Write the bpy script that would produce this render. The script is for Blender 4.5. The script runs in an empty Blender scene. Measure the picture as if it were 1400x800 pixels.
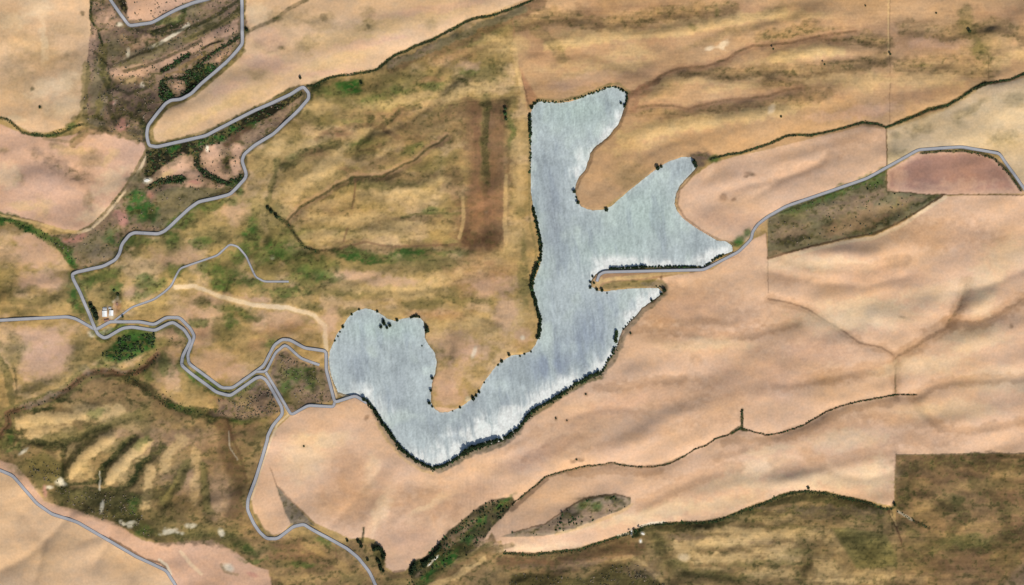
import bpy, bmesh, math, random
import numpy as np
random.seed(7)
C = bpy.context.scene.collection
S = 2.7                      # metres per plan unit (one plan unit = one pixel of the survey)
CX, CY = 700.0, 400.0
K = 1.8                      # albedo = seen linear colour / K
def wx(x): return (x - CX) * S
def wy(y): return (CY - y) * S

# ------------------------------------------------------------------ noise
rng = np.random.RandomState(11)
TAB = [rng.rand(256, 256).astype(np.float32) for _ in range(24)]
def vn(x, y, k):
    xi = np.floor(x).astype(np.int32); yi = np.floor(y).astype(np.int32)
    fx = (x - xi).astype(np.float32); fy = (y - yi).astype(np.float32)
    fx = fx * fx * (3 - 2 * fx); fy = fy * fy * (3 - 2 * fy)
    t = TAB[k % 24]; a = xi & 255; b = yi & 255; a1 = (a + 1) & 255; b1 = (b + 1) & 255
    return (t[b, a] * (1 - fx) + t[b, a1] * fx) * (1 - fy) + (t[b1, a] * (1 - fx) + t[b1, a1] * fx) * fy
def fbm(x, y, k, o=4, g=0.5):
    s = np.zeros(x.shape, np.float32); a = 1.0; n = 0.0
    for i in range(o):
        s += a * vn(x * 2 ** i + 17.3 * i, y * 2 ** i + 9.1 * i, k + i); n += a; a *= g
    return s / n             # 0..1
def sm(a, b, t):
    t = np.clip((t - a) / (b - a), 0, 1); return t * t * (3 - 2 * t)

# ------------------------------------------------------------------ grid
STEP = 1.25
inner = np.arange(-12, 1412.01, STEP); innery = np.arange(-12, 812.01, STEP)
def outer(n=20, d0=4, r=1.38):
    o = []; s = 0; d = d0
    for _ in range(n): s += d; o.append(s); d *= r
    return np.array(o)
ou = outer()
XS = np.concatenate([inner[0] - ou[::-1], inner, inner[-1] + ou])
YS = np.concatenate([innery[0] - ou[::-1], innery, innery[-1] + ou])
W, H = len(XS), len(YS)
GX, GY = np.meshgrid(XS.astype(np.float32), YS.astype(np.float32))
n1 = fbm(GX / 14, GY / 14, 0, 3) - .5; n2 = fbm(GX / 14, GY / 14, 5, 3) - .5
f1 = fbm(GX / 3.2, GY / 3.2, 9, 2) - .5; f2 = fbm(GX / 3.2, GY / 3.2, 12, 2) - .5
HX, HY = GX + 1.6 * f1 + 1.5 * n1, GY + 1.6 * f2 + 1.5 * n2           # crisp edges
SX, SY = GX + 16 * n1 + 3 * f1, GY + 12 * n2 + 3 * f2                 # soft blobs
BR = fbm(GX / 7, GY / 5, 3, 4)

def pts(s):
    v = [float(q) for q in s.replace(',', ' ').split()]
    return np.array(v, np.float32).reshape(-1, 2)
def window(p, m):
    x0, y0 = p.min(0) - m; x1, y1 = p.max(0) + m
    return (slice(max(0, np.searchsorted(YS, y0)), np.searchsorted(YS, y1) + 1),
            slice(max(0, np.searchsorted(XS, x0)), np.searchsorted(XS, x1) + 1))
def segd(X, Y, p, closed=False):
    d = np.full(X.shape, 1e9, np.float32); n = len(p)
    for i in range(n if closed else n - 1):
        ax, ay = p[i]; bx, by = p[(i + 1) % n]; dx, dy = bx - ax, by - ay
        L = dx * dx + dy * dy + 1e-9
        t = np.clip(((X - ax) * dx + (Y - ay) * dy) / L, 0, 1)
        d = np.minimum(d, (X - ax - t * dx) ** 2 + (Y - ay - t * dy) ** 2)
    return np.sqrt(d)
def inside(X, Y, p):
    r = np.zeros(X.shape, bool); n = len(p); j = n - 1
    for i in range(n):
        xi, yi = p[i]; xj, yj = p[j]
        if yi != yj:
            c = ((yi > Y) != (yj > Y)) & (X < (xj - xi) * (Y - yi) / (yj - yi) + xi); r ^= c
        j = i
    return r
def s2l(c):
    c = np.array(c, np.float32) / 255
    return np.where(c <= .04045, c / 12.92, ((c + .055) / 1.055) ** 2.4)

# ------------------------------------------------------------------ traced outlines
LAKE = pts('''727,150 731,142 738,139 750,140 765,141 780,139 790,136 800,131 812,127 822,123 832,119 842,119 850,122 857,127 857,136 853,148
850,158 845,170 838,178 832,186 825,192 813,201 807,209 805,217 800,232 792,241 787,252 786,262 789,275 794,282 802,286 812,288 825,287 836,282 847,272
860,261 875,249 890,237 905,226 917,220 932,215 944,215 950,220 952,228 946,236 937,245 929,254 924,265 922,278 925,288 935,300 950,311 967,321 980,329
992,330 1001,336 1001,344 992,347 980,352 970,360 962,365 950,364 900,365 860,367 832,368 822,370 813,376 808,384 808,392 817,397 827,399 840,397 860,395
880,394 900,394 905,399 904,402 892,411 877,421 870,431 860,441 851,451 847,460 844,472 839,482 832,492 826,502 821,510 812,514 800,519 787,524 777,531 765,540
750,549 737,555 725,564 717,575 710,586 702,592 690,600 682,604 662,609 642,615 627,624 615,632 602,637 592,639 582,635 570,630 560,624 550,614 540,604
535,595 529,585 521,575 515,564 507,552 497,544 486,540 472,539 462,536 457,525 452,510 450,492 451,480 456,469 461,457 469,446 475,436 481,429 490,424
500,422 510,424 520,429 530,436 540,439 550,436 562,434 575,435 579,440 580,450 581,462 586,472 594,482 597,495 595,510 591,520 589,535 589,550 594,559
602,564 612,564 625,559 637,552 647,544 655,535 662,522 670,512 677,502 686,494 700,486 712,485 724,481 732,472 737,460 739,445 737,430 732,417
729,400 730,385 735,372 739,360 741,345 739,325 735,307 731,292 729,282 726,262 726,237 726,200 726,185 725,162''')
CANAL = '''331,-14 331,0 332,60 326,68 310,85 290,102 275,115 262,129 248,136 234,137 226,142 203,172 201,185 204,199 215,201 282,186 350,151 398,129 410,121 415,119
422,127 422,135 410,149 375,183 347,200 334,211 331,220 337,237 336,244 325,256 315,266 296,271 272,276 259,285 225,316 216,320 184,318 177,321 167,334 164,347 159,355
142,364 105,372 99,375 100,381 110,400 130,449 134,457 142,462 147,461 167,449 180,447 212,452 231,442 237,441 252,451 261,465 250,487 249,499 264,512 297,536 312,540
317,540 350,517 357,515 364,519 375,537 386,556 387,566 374,581 367,595 366,602 349,657 340,682 339,696 347,715 355,727 365,736 380,736 402,719 416,716 425,722
475,750 490,762 505,781 514,800 518,814'''
LATERAL = '146,-14 151,0 176,35 207,31 247,11 265,4 288,-2 300,-14'
WESTROAD = '-14,438 0,438 92,433 104,436 131,451 150,440 156,440 190,440 211,444 227,434 245,434 260,449 266,460 257,485 259,497 304,530 319,530 350,508 361,500 375,472 386,464 397,465 417,476 446,480 446,505 458,550 486,541 502,551'
DAMLOOP = '350,508 364,508 377,482 389,472 394,474 412,490 437,499'
DAMTOE = '364,509 399,567 422,554 456,556 458,550'
TRACK = '153,441 180,420 211,409 224,400 235,390 247,367 297,349 314,334 325,337 336,350 346,372 350,379 361,385 395,385'
SWROAD = '-14,640 0,643 17,650 27,660 50,688 71,703 107,714 187,761 228,780 240,800 246,814'
NEROAD = '816,385 819,376 826,372 962,369 1010,344 1027,327 1029,317 1036,307 1050,296 1075,282 1185,244 1255,205 1314,201 1366,210 1400,260 1412,280'

D_L1 = '420,118 432,116 447,107 465,103 505,98 515,95 530,82 540,75 555,69 570,62 590,55 610,44 625,36 640,28 655,24 670,22 685,17 700,12 725,2 745,-10'
D_L2 = '972,217 995,211 1012,209 1050,197 1075,186 1090,184 1107,185 1137,179 1180,167 1200,169 1212,174 1225,169 1250,159 1270,150 1295,144 1312,135 1330,122 1347,114 1360,112 1380,109 1400,101 1420,95'
D_L4 = '858,128 865,126 887,117 902,104 920,96 932,92 965,91 995,80 1010,70 1030,62 1050,61 1082,58 1107,52 1137,46 1170,42'
D_L5 = '870,147 895,145 920,145 942,149 965,142 987,137 1050,132 1075,123 1095,120'
D_L6 = '1050,409 1080,414 1105,422 1125,436 1155,454 1175,469 1205,475 1222,485 1226,492 1225,537'
D_L6B = '1226,492 1240,480 1262,465 1295,447 1307,427 1317,407 1322,390'
D_L6C = '1300,441 1320,441 1345,440 1370,427 1385,418 1400,410'
D_L7 = '1255,540 1225,540 1205,544 1175,549 1150,555 1125,566 1097,582 1070,591 1050,595 1030,590 1014,585 997,594 980,599 965,609 950,614 935,624 920,632 907,636 892,638 872,638 850,636 837,632 820,635 800,637 780,642 760,647 745,652 735,662 722,672 710,682 700,690'
D_L8 = '690,756 725,759 762,755 792,752 815,744 840,736 860,730 870,726 882,720 912,716 970,715 987,710 1012,700 1050,686 1065,679 1082,674 1105,672 1130,675 1157,681 1185,687 1212,697 1220,695'
D_LAST = '1215,697 1222,715 1230,735 1235,752'
D_LSE = '1227,699 1247,710 1270,722'
D_HILL = '612,185 600,195 586,202 567,219 552,225 540,232 522,241 500,242 485,242 457,254 450,261 432,271 412,282 392,302'
D_OUT = '392,305 404,322 415,337 432,342 457,342 475,337 500,331 525,336 550,337 587,336 625,334'
D_RAV = '237,466 230,467 220,477 200,500 185,510 162,509 140,507 120,510 105,522 92,532 75,542 50,552 25,560 10,565 12,580 0,595 -12,605'
D_RAV2 = '175,516 195,525 212,540 230,552 250,560 275,565 295,562 317,570 350,567'
F_NW = '-12,-12 123,-12 122,0 124,20 122,50 119,90 116,120 115,145 105,163 90,174 65,181 40,180 22,170 10,161 -12,158'
F_W = '-12,170 0,170 20,178 45,187 75,189 105,183 125,175 150,182 180,186 198,194 201,205 185,235 165,265 145,290 125,310 110,316 85,313 50,302 0,292 -12,290'
F_SPUR = '336,-12 760,-12 725,-2 690,10 670,19 640,25 610,41 590,52 555,66 530,80 512,95 465,101 440,107 430,116 415,115 405,118 350,147 282,182 220,196 212,191 210,178 225,152 240,145 260,137 285,118 330,78 337,60'
F_NE = '925,265 950,240 975,222 1012,212 1050,204 1137,183 1180,172 1212,177 1212,228 1185,243 1075,281 1050,294 1034,306 1027,320 1020,330 995,332 960,322 930,300'
F_E = '1213,177 1250,163 1295,148 1330,126 1347,117 1380,112 1420,102 1420,300 1400,259 1366,209 1314,200 1255,204 1213,228'
F_TRI = '1212,234 1255,209 1314,206 1355,212 1372,225 1398,265 1275,266 1212,262'
F_MAIN = '''358,640 366,610 374,590 398,568 425,556 458,554 486,543 500,548 640,560 760,500 900,380 975,368 1028,328 1048,318 1050,354 1100,340 1150,330 1195,322 1230,307
1255,292 1290,268 1420,266 1420,621 1225,622 1222,693 1185,684 1130,672 1082,672 1065,677 1012,698 970,713 912,714 875,722 840,734 792,750 725,757 690,755
685,738 655,748 625,740 600,750 580,762 565,769 555,780 540,783 527,775 525,755 512,738 498,734 480,737 430,714 405,690 402,712 385,730 365,732 348,700 345,680'''
F_SW = '-12,641 0,643 17,650 27,660 50,688 71,703 107,714 187,761 228,780 240,800 246,814 -12,814'
F_PINK = '-12,626 0,630 20,635 40,655 60,685 75,690 115,700 160,715 195,738 215,742 290,738 315,750 350,775 370,790 374,814 246,814 240,800 228,780 187,761 107,714 71,703 50,688 27,660 17,650 -12,640'
GRASSW = '1050,296 1075,284 1185,246 1210,233 1212,262 1275,266 1292,266 1255,290 1230,305 1195,320 1150,328 1100,340 1050,354'
GSTRIP = '672,682 700,680 706,686 690,704 672,722 662,738 650,752 615,775 590,787 575,802 560,814 545,814 558,785 565,770 582,760 600,742 612,727 637,707 655,692'
LENS = '685,733 700,728 725,722 747,715 765,705 775,695 790,685 810,678 830,675 850,676 863,681 862,690 850,697 825,706 800,717 775,727 745,732 700,734'
F_SE = '1225,623 1420,621 1420,814 1225,814'
BANDDARK = '700,785 725,785 800,790 820,780 840,772 862,769 880,775 895,785 910,798 914,814 690,814'
WET1 = '122,-12 331,-12 332,62 290,102 262,129 234,137 203,172 200,196 150,182 130,173 113,163 116,110 123,40'
WET2 = '200,201 282,186 350,151 410,121 420,128 410,149 347,200 332,215 336,244 315,266 272,276 225,316 184,318 165,345 140,363 104,371 90,345 60,322 110,318 145,290 185,235'
DK1 = '268,88 285,87 302,87 292,97 275,113 262,125 250,133 247,130 255,123 253,112 240,108 232,108 225,112 232,122 240,132 222,140 216,130 217,112 225,105 235,107 252,104 254,97 262,94'
DK2 = '200,205 250,195 285,186 300,181 330,165 350,152 395,133 412,122 415,130 400,140 370,160 345,172 330,180 318,186 305,192 298,198 285,200 278,206 270,218 262,212 245,213 235,220 225,226 215,234 205,242 197,240 200,225'
DK3 = '200,256 215,245 232,241 250,240 256,245 248,252 232,250 215,254 205,260'

COL = dict(rust=(138,102,74), tan=(230,190,146), pink=(226,181,147), pale=(248,217,172), gold=(196,161,103), goldl=(228,190,130), olive=(134,120,72), green=(82,108,48), grn2=(52,100,40),
  dkg=(42,52,26), blk=(16,26,12), brown=(130,98,70), dkb=(88,64,44), mauve=(148,122,98), red=(176,126,92), white=(246,232,200), grey=(154,136,112), khaki=(158,128,86),
  tr=(206,164,118), dull=(188,146,108), pt=(235,192,154), purp=(172,126,108), mud=(106,88,76), wetg=(132,121,88), pkl=(212,152,130))
ROUGH = dict(rust=.12, tan=.035, pink=.04, pale=.03, gold=.14, goldl=.1, olive=.2, green=.28, grn2=.3, dkg=.3, blk=.3, brown=.18, dkb=.15, mauve=.26, red=.12, white=.12, grey=.2, khaki=.22,
  tr=.07, dull=.06, pt=.025, purp=.05, mud=.22, wetg=.18, pkl=.1)

# (kind, colour, alpha, half-width or softness, softness, coordinates)   P polygon, L line, B blobs: x,y,rx,ry,angle
PAINT = [
 ('P','tr',1,2,2,'700,-12 1420,-12 1420,110 1212,175 972,217 930,215 800,300 720,150 706,95 700,10'),
 ('P','tan',1,1,1,F_NW), ('P','pink',1,1,1,F_W), ('P','tan',1,1,1,F_SPUR), ('P','pt',1,1,1,F_NE), ('P','pale',.75,1,1,F_E), ('P','pink',1,.7,1,F_TRI),
 ('P','pt',1,.8,1,F_MAIN), ('P','khaki',1,4,2,'-12,560 25,562 75,545 140,508 200,515 250,560 320,560 385,560 366,605 340,682 345,712 370,740 430,730 480,756 505,785 516,814 372,814 350,775 290,740 215,742 160,716 75,692 40,656 -12,628'),
 ('P','mauve',1,1,1,WET1), ('P','mauve',.9,1.5,1,WET2),
 ('P','tan',1,.8,1,F_SW), ('P','pink',1,1.2,1,F_PINK),
 ('P','khaki',1,1,1,'690,758 762,755 840,737 870,727 912,717 970,716 1050,687 1105,673 1185,688 1220,696 1226,720 1226,814 560,814 600,780 660,748 672,728'),
 ('P','khaki',1,.5,1,F_SE),
 ('P','wetg',1,.8,1,GRASSW), ('P','dkg',.9,1.2,1,GSTRIP), ('P','grey',.9,.8,1,LENS),
 # top right: brushed ridges
 ('B','goldl',.55,0,0,'820,45,80,6,-3 770,58,45,6,-6 860,70,60,8,-4 960,28,60,6,-6 1090,22,45,7,0 1085,78,60,7,-9 1140,62,40,5,-5 840,95,60,10,-8 900,175,60,9,-8 990,160,70,8,-8 1060,150,50,7,-8 930,110,50,7,-4 1045,100,60,8,-8 1130,105,50,9,-5 1180,112,30,12,0 1270,110,50,10,0 1380,80,40,9,-20 1010,118,40,5,-4 1300,95,60,9,0 780,85,40,6,-10 875,200,40,8,-10'),
 ('B','dull',.65,0,0,'730,48,26,22,20 812,18,16,16,50 900,12,60,8,0 1010,10,40,6,0 1180,48,60,16,-6 1160,85,50,7,-4 1240,60,30,20,0 1100,40,50,6,-8 870,105,50,12,-20 800,75,50,8,-14 1370,20,50,10,0 740,72,20,12,0 1290,60,40,14,0 1020,142,50,5,-8 1180,155,30,6,-5 900,60,30,12,10 1100,130,50,8,0 1250,130,40,8,-8'),
 ('B','olive',.3,0,0,'1000,45,55,5,-18 1330,50,30,25,10 1360,65,25,20,0 1140,45,30,3,-5 1080,120,35,3,-3 960,100,30,4,0 900,125,30,10,-10 860,240,25,22,0 1260,90,25,4,0 720,25,25,10,0 1050,15,30,5,-20'),
 ('P','olive',.28,9,1,'440,125 530,95 620,50 690,25 703,90 700,300 640,380 520,410 440,400 340,350 330,280 350,215 420,150'), ('P','green',.14,9,1,'110,380 170,340 260,290 330,265 400,310 420,390 300,400 200,430 130,440'),
 ('L','khaki',.75,6,8,'706,34 760,22 830,34 900,20 1000,10'), ('L','brown',.4,3,7,'790,10 815,30 820,40'), ('L','khaki',.8,6,8,'1040,52 1100,42 1160,48 1212,58'), ('L','khaki',.75,5,7,'930,96 1000,102 1060,92 1085,98'),
 ('L','khaki',.7,4,6,'1050,114 1100,119'), ('L','khaki',.75,5,8,'1090,98 1150,92 1212,80'), ('L','khaki',.6,4,8,'870,150 930,156 990,146 1060,140 1130,128'), ('L','goldl',.7,4,6,'750,62 850,50 920,44 990,30 1070,17'), ('L','goldl',.75,4,6,'1060,80 1110,70 1150,70'), ('L','goldl',.6,5,8,'850,190 930,172 1010,160 1080,150'),
 ('L','khaki',.6,7,9,'1240,40 1300,50 1360,35 1400,50'), ('L','khaki',.6,8,9,'1235,90 1300,85 1350,95'), ('L','olive',.5,6,8,'1320,20 1330,60 1350,80'), ('L','olive',.4,4,7,'730,40 760,60 770,80'), ('B','pink',.5,0,0,'1190,150,40,8,-6 800,110,50,8,-10 1140,160,30,6,0 1280,60,40,6,0'),
 ('B','pale',.9,0,0,'988,61,9,4,-10 970,66,6,3,-10 1054,150,4,7,30'),
 ('B','olive',.7,0,0,'946,37,7,4,30 1325,43,4,5,0 1337,65,6,10,-40 1258,89,9,2,-5 980,17,3,6,10'),
 ('L','dull',.8,3,5,D_L4), ('L','brown',.7,.5,2.6,D_L4), ('L','dull',.8,3,4,D_L5), ('L','brown',.55,.4,2.6,D_L5),
 ('L','brown',.6,2,3,'858,128 880,120 900,108'), ('L','red',.5,6,6,'850,150 862,140 868,130 880,125'),
 ('L','dkb',.35,.3,.7,'1217,-12 1217,174'), ('L','goldl',.6,.5,1,'1215,-12 1215,75'), ('L','dkb',.4,.3,.8,'1335,75 1352,75 1352,108'),
 ('P','red',.7,3,1,'709,93 722,112 736,137 728,146 722,145 714,120'), ('L','red',.6,.4,.9,'698,12 703,40 703,75 709,95'), ('L','dkb',.5,.5,1,'709,95 715,115 723,145'), ('L','goldl',.7,2,2,'703,60 706,90 712,115 716,140'),
 # east
 ('P','purp',.75,5,1,'1216,236 1262,212 1320,209 1352,214 1372,232 1385,258 1300,262 1216,258'), ('B','pink',.6,0,0,'1310,253,50,7,-2 1230,245,12,14,0'),
 ('L','dkg',.85,1.6,1,'1258,209 1280,207 1314,206 1340,209 1357,216 1370,226 1382,242 1395,260'), ('L','dkb',.7,.4,.8,'1212,174 1212,262 1275,266 1420,267'), ('L','dkb',.4,.4,.8,'1048,318 1050,354 1050,400'),
 ('B','olive',.35,0,0,'1250,178,10,8,0 1268,176,10,6,0 1225,185,8,5,0 1330,148,25,6,-30 1310,165,10,8,0 1390,140,20,10,0 1220,212,8,8,0 1235,212,12,8,0 1370,190,20,10,0'),
 ('B','green',.75,0,0,'1190,243,20,6,-25 1150,262,30,5,-20 1100,283,40,6,-20 1200,252,12,6,-20 1240,278,25,4,-10'), ('B','olive',.5,0,0,'1230,283,30,8,-15 1160,300,30,14,0 1080,300,25,8,-20'),
 ('B','mauve',.7,0,0,'1150,285,40,12,-15 1080,320,25,14,-15 1195,268,20,8,-20 1250,275,20,4,-10'), ('B','dkg',.7,0,0,'1135,310,10,8,-30 1175,315,20,5,-15 1215,298,22,8,-25 1265,275,22,3,-25 1080,330,20,4,-20 1100,322,12,5,-20 1205,305,14,5,-25'),
 ('L','dkb',.8,.8,1.4,'1050,353 1100,339 1150,327 1195,319 1230,304 1255,289 1290,266'), ('L','dkg',.6,.8,1,'1052,297 1185,246 1210,234'),
 ('L','pale',.7,1.2,2,'1052,357 1100,344 1150,332 1195,325 1232,310 1260,290 1292,270'),
 ('B','brown',.55,0,0,'1026,238,8,3,10 1020,241,4,2,0 989,270,5,6,30 1003,273,3,2.5,0 862,456,3,3,0 801,539,3,3,0 760,572,2.5,3,0 775,575,2.5,2.5,0 717,628,5,4,-40 746,610,5,2.5,-20 788,629,9,2.5,-15 416,610,5,3,0 501,571,3,4,40 1234,434,6,1.6,0 1382,446,3,3,0 706,590,3,2,0 890,401,4,1.5,0'),
 # south main tints (darker swale floors, with relief shading painted in)
 ('B','dull',.5,0,0,'940,425,90,34,8 900,540,70,20,-10 1090,500,60,30,-10 760,610,50,8,-24 1130,585,70,12,-10 1000,620,30,6,-20 480,690,40,26,0 590,690,40,20,0 1180,300,60,12,-20 1290,320,60,20,0 1370,350,30,24,0 1250,600,60,10,0'), ('B','pale',.5,0,0,'1150,365,50,10,0 1180,430,70,18,0 1380,520,60,16,0 1330,455,40,9,-10 1160,650,60,16,0 1040,640,40,12,-10 900,700,50,10,-12 730,745,50,8,0 450,600,30,10,0 505,650,10,26,10 1350,385,20,20,0'),
 ('L','dull',.45,3,6,D_L6), ('L','dkb',.5,.5,1.8,D_L6), ('L','dull',.6,6,8,D_L6B), ('L','dull',.6,6,8,D_L6C), ('L','brown',.45,1,3,D_L6B), ('L','brown',.4,1,3,D_L6C), ('L','olive',.3,.5,1,'1226,492 1225,537'),
 ('L','dull',.5,3,7,'860,450 900,449 940,455 985,462 1040,455 1090,440'), ('L','dull',.5,3,7,'820,530 860,528 890,520 930,518'), ('L','dull',.45,6,8,'1060,525 1100,522 1140,515 1180,505 1220,500'),
 ('L','dull',.4,5,7,'1060,350 1110,365 1180,370 1240,355'), ('L','dull',.5,4,7,'1255,542 1280,525 1320,520 1400,516'), ('L','dull',.5,3,6,'1245,545 1265,565 1285,585 1320,590 1400,575'),
 ('L','dull',.4,6,8,'1100,620 1130,635 1170,625 1220,615'), ('L','dull',.4,6,8,'880,690 920,670 960,650 1010,640'), ('L','dull',.4,6,8,'1060,635 1090,638 1120,636'),
 ('B','pale',.45,0,0,'1340,415,22,18,-20 1150,440,50,14,0 1260,500,60,12,-10 1340,470,40,10,-10 1300,560,60,12,0 1100,360,50,10,-5 1190,420,40,12,0 1160,600,50,12,-5 1080,660,60,9,-5 1000,660,40,10,-12 840,712,60,5,-12 960,470,60,8,0 590,690,30,6,-30 520,700,8,30,20 420,625,30,30,0 1380,350,40,20,-20 1290,400,50,14,-10 1050,615,30,6,-10 1200,650,18,25,0 980,690,60,8,-10'),
 ('B','pink',.5,0,0,'740,620,60,10,-20 830,560,60,12,-20 930,420,50,14,-10 560,740,30,20,0 480,660,40,30,0 1030,520,50,30,0 1120,480,40,14,0 640,680,50,16,-20 1000,300,50,14,0 700,740,60,4,0 1200,380,60,16,0'),
 ('B','dull',.35,0,0,'950,492,10,7,0 910,465,40,8,6 540,700,14,30,20 480,650,20,40,-20 950,440,80,5,3 1150,520,60,5,-8 1235,575,60,8,10 1080,380,30,8,0 980,560,40,20,-30 720,600,40,5,-30 860,600,80,8,-14 900,650,30,6,0 1170,190,50,8,-10 1100,230,60,8,-20'),
 ('L','grey',.75,2,3,'905,404 895,414 880,426 871,436 861,446 851,460 846,478 834,498 824,514 800,522 780,533 752,553 728,567 716,582 703,596 682,608 660,614 640,621 625,630 606,641 592,643 578,639 560,628 545,614 532,598 520,580 510,562'),
 ('L','olive',.6,1.5,2,'822,516 800,522 780,533 752,553 728,567'), ('L','grey',.8,3,3,'700,597 670,612 645,620 620,634 600,642'), ('L','goldl',.5,1,1.5,'592,648 575,642 555,630 540,615 527,598 515,578'),
 # south bank features
 ('L','dkb',.9,.7,.9,D_L7), ('L','dkg',.5,1,1.5,'935,624 907,636 872,639 840,634 800,638 745,653 712,682'), ('L','dull',.5,4,5,'900,643 870,645 830,641 780,648'), ('L','dull',.5,3,5,'1225,547 1180,556 1140,566 1100,590 1050,602 990,604'),
 ('L','dkg',.9,1.3,1.3,'1014,560 1014,584'), ('L','dkg',.8,1.5,1.5,'1020,588 1010,585 1000,592'), ('L','dkb',.5,2,2,'700,697 735,666 748,655'),
 ('P','mauve',.7,3,1,'712,730 745,715 790,700 820,690 850,685 845,696 800,714 760,726'), ('B','green',.8,0,0,'797,690,9,6,-20 815,692,8,6,0'), ('B','dkg',.7,0,0,'780,703,16,6,-20 808,682,22,3,-4 845,684,12,5,20 830,681,14,3,0'), ('L','dkb',.7,.5,1,'700,728 747,715 775,695 800,681 840,675 862,681'), ('L','goldl',.5,1,2,'760,730 800,719 850,699 864,690'),
 ('L','dkg',.9,1.4,1.5,D_L8), ('L','dkg',.75,4,4,'872,728 900,722 970,719 1012,706 1060,686 1105,679 1157,687 1205,699'), ('L','dkb',.7,1,1.6,'700,757 762,757 800,752 845,738'), ('L','white',.7,.8,1.2,'845,733 858,730'), ('L','white',.7,.8,1.2,'875,720 890,716 910,714'),
 ('L','brown',.75,7,6,'690,770 760,775 830,758 870,750'), ('P','dkg',.75,3,1,BANDDARK), ('L','goldl',.6,1.5,3,'840,766 862,762 880,770 900,790 912,800'), ('L','red',.35,2,2,'700,766 760,772 830,764 862,760'),
 ('B','mauve',.6,0,0,'880,780,30,10,0 730,775,30,4,0 800,770,40,6,-10 660,745,20,6,-30 940,735,40,5,0 1100,695,60,4,0 1140,700,60,7,0 1030,740,30,4,0'),
 ('B','goldl',.6,0,0,'935,758,18,12,0 980,745,60,5,0 1000,765,70,5,0 1060,730,50,6,0 1100,730,26,12,0 1080,760,40,8,0 950,780,40,4,0 1050,785,50,6,0 1130,775,20,10,0 1190,785,30,7,0 1060,710,50,5,0 1150,795,50,4,0 1250,790,20,8,0 1010,725,60,4,0 1140,740,10,14,-20'),
 ('B','pale',.7,0,0,'935,762,7,6,0'), ('B','olive',.6,0,0,'950,786,40,5,0 920,775,20,8,0 1040,770,40,4,0 1095,755,25,5,0 1000,790,40,4,0 1080,720,30,3,0 900,740,16,14,40'), ('B','dkb',.5,0,0,'1105,775,5,16,20 1115,758,6,6,0 915,778,5,8,0 1090,795,20,3,0'),
 ('P','olive',1,3,1,'1137,722 1162,722 1210,730 1226,760 1226,775 1170,777 1160,760 1145,737'), ('B','dkg',.5,0,0,'1185,750,26,14,20 1170,735,20,7,0'),
 ('L','dkb',.9,.7,1.2,D_LAST), ('L','goldl',.7,.6,1,'1218,702 1225,718'), ('L','dkg',.9,1.4,1.4,'1250,712 1270,722'), ('L','white',.8,.8,1.2,'1228,699 1247,711'),
 ('L','dkg',.7,.5,1,'1225,622 1420,620'), ('L','dkb',.4,1.5,2,'1226,626 1420,625'), ('L','dkb',.35,.4,.8,'1225,622 1223,695'), ('B','dkg',.6,0,0,'1340,622,26,2.5,0 1385,625,20,3,0 1223,690,4,6,0'),
 ('B','brown',.45,0,0,'1270,635,50,6,0 1350,640,50,6,0 1300,655,60,5,0 1380,680,30,14,0 1330,770,50,20,0 1250,650,20,8,0 1390,730,20,30,0'), ('B','gold',.75,0,0,'1268,697,22,12,0 1340,665,40,8,0 1250,660,24,6,0 1340,720,30,6,0 1250,745,14,8,0 1375,650,20,14,0 1310,730,30,4,0'),
 ('B','olive',.6,0,0,'1302,688,20,10,10 1280,745,50,14,0 1330,740,40,8,0 1360,660,30,6,0 1240,770,30,10,10 1380,760,20,20,0 1380,700,20,6,0'), ('L','dkg',.6,2,3,'1232,684 1245,676 1262,674 1278,678'), ('B','green',.4,0,0,'1320,740,30,10,0 1245,725,14,8,30 1310,684,10,6,0'), ('P','grey',.5,6,1,'1360,814 1420,740 1420,814'),
 # green draw and corner below the big field
 ('B','grn2',.8,0,0,'690,690,14,5,-35 640,735,12,6,-50 612,765,16,6,-40 585,792,18,6,-40 655,715,10,6,-40'), ('B','mauve',.7,0,0,'637,720,14,4,-45 615,740,10,5,-50 570,780,6,8,0 620,770,10,3,-30'),
 ('L','white',.8,.8,1.2,'585,774 592,767 600,760'), ('L','olive',.6,2,2,'590,790 625,768 655,752 672,742'), ('L','goldl',.75,3,3,'590,800 620,790 640,775 660,762'), ('L','khaki',.6,3,2,'640,770 672,750 700,745'),
 ('P','khaki',1,3,1,'478,738 493,736 500,745 508,742 520,745 525,755 527,778 540,785 560,783 566,800 560,814 516,814 505,781 490,762 472,750'), ('B','olive',.5,0,0,'545,795,20,6,0 505,765,10,8,0'), ('L','dkg',.8,1,1.5,'495,741 497,722'), ('P','dkg',.85,1.5,1,'508,748 516,744 525,752 527,765 523,775 526,782 520,782 516,770 512,762'), ('P','dkg',.85,1.5,1,'558,785 562,768 570,764 590,762 585,770 575,780 566,788'), ('L','brown',.6,1,1.5,'538,782 552,780'),
 ('P','grey',1,1,1,'377,662 390,678 405,692 420,708 432,719 420,716 400,718 393,705 386,690'), ('L','dkb',.4,.5,1,'370,640 378,663 395,682 430,715'), ('L','goldl',.7,.8,1.2,'372,735 386,730 400,716'), ('L','olive',.7,2,2,'350,705 360,725 372,733'),
 ('B','brown',.6,0,0,'400,745,24,12,0 430,765,30,12,0 385,760,20,8,0'), ('B','olive',.6,0,0,'440,740,20,5,25 360,750,20,5,0 400,770,30,6,0 480,790,18,8,0'), ('B','green',.6,0,0,'350,766,18,3,0 415,772,16,4,0 445,742,12,4,25'), ('B','gold',.5,0,0,'400,792,30,6,0 430,752,20,5,20 470,775,20,6,40'), ('P','pink',.9,1.5,1,'345,772 368,780 370,814 345,814'),
 ('L','brown',.5,.8,1,'459,748 462,772'),
 # lower left hills: ridge and valley shading partly painted as colour
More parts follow.
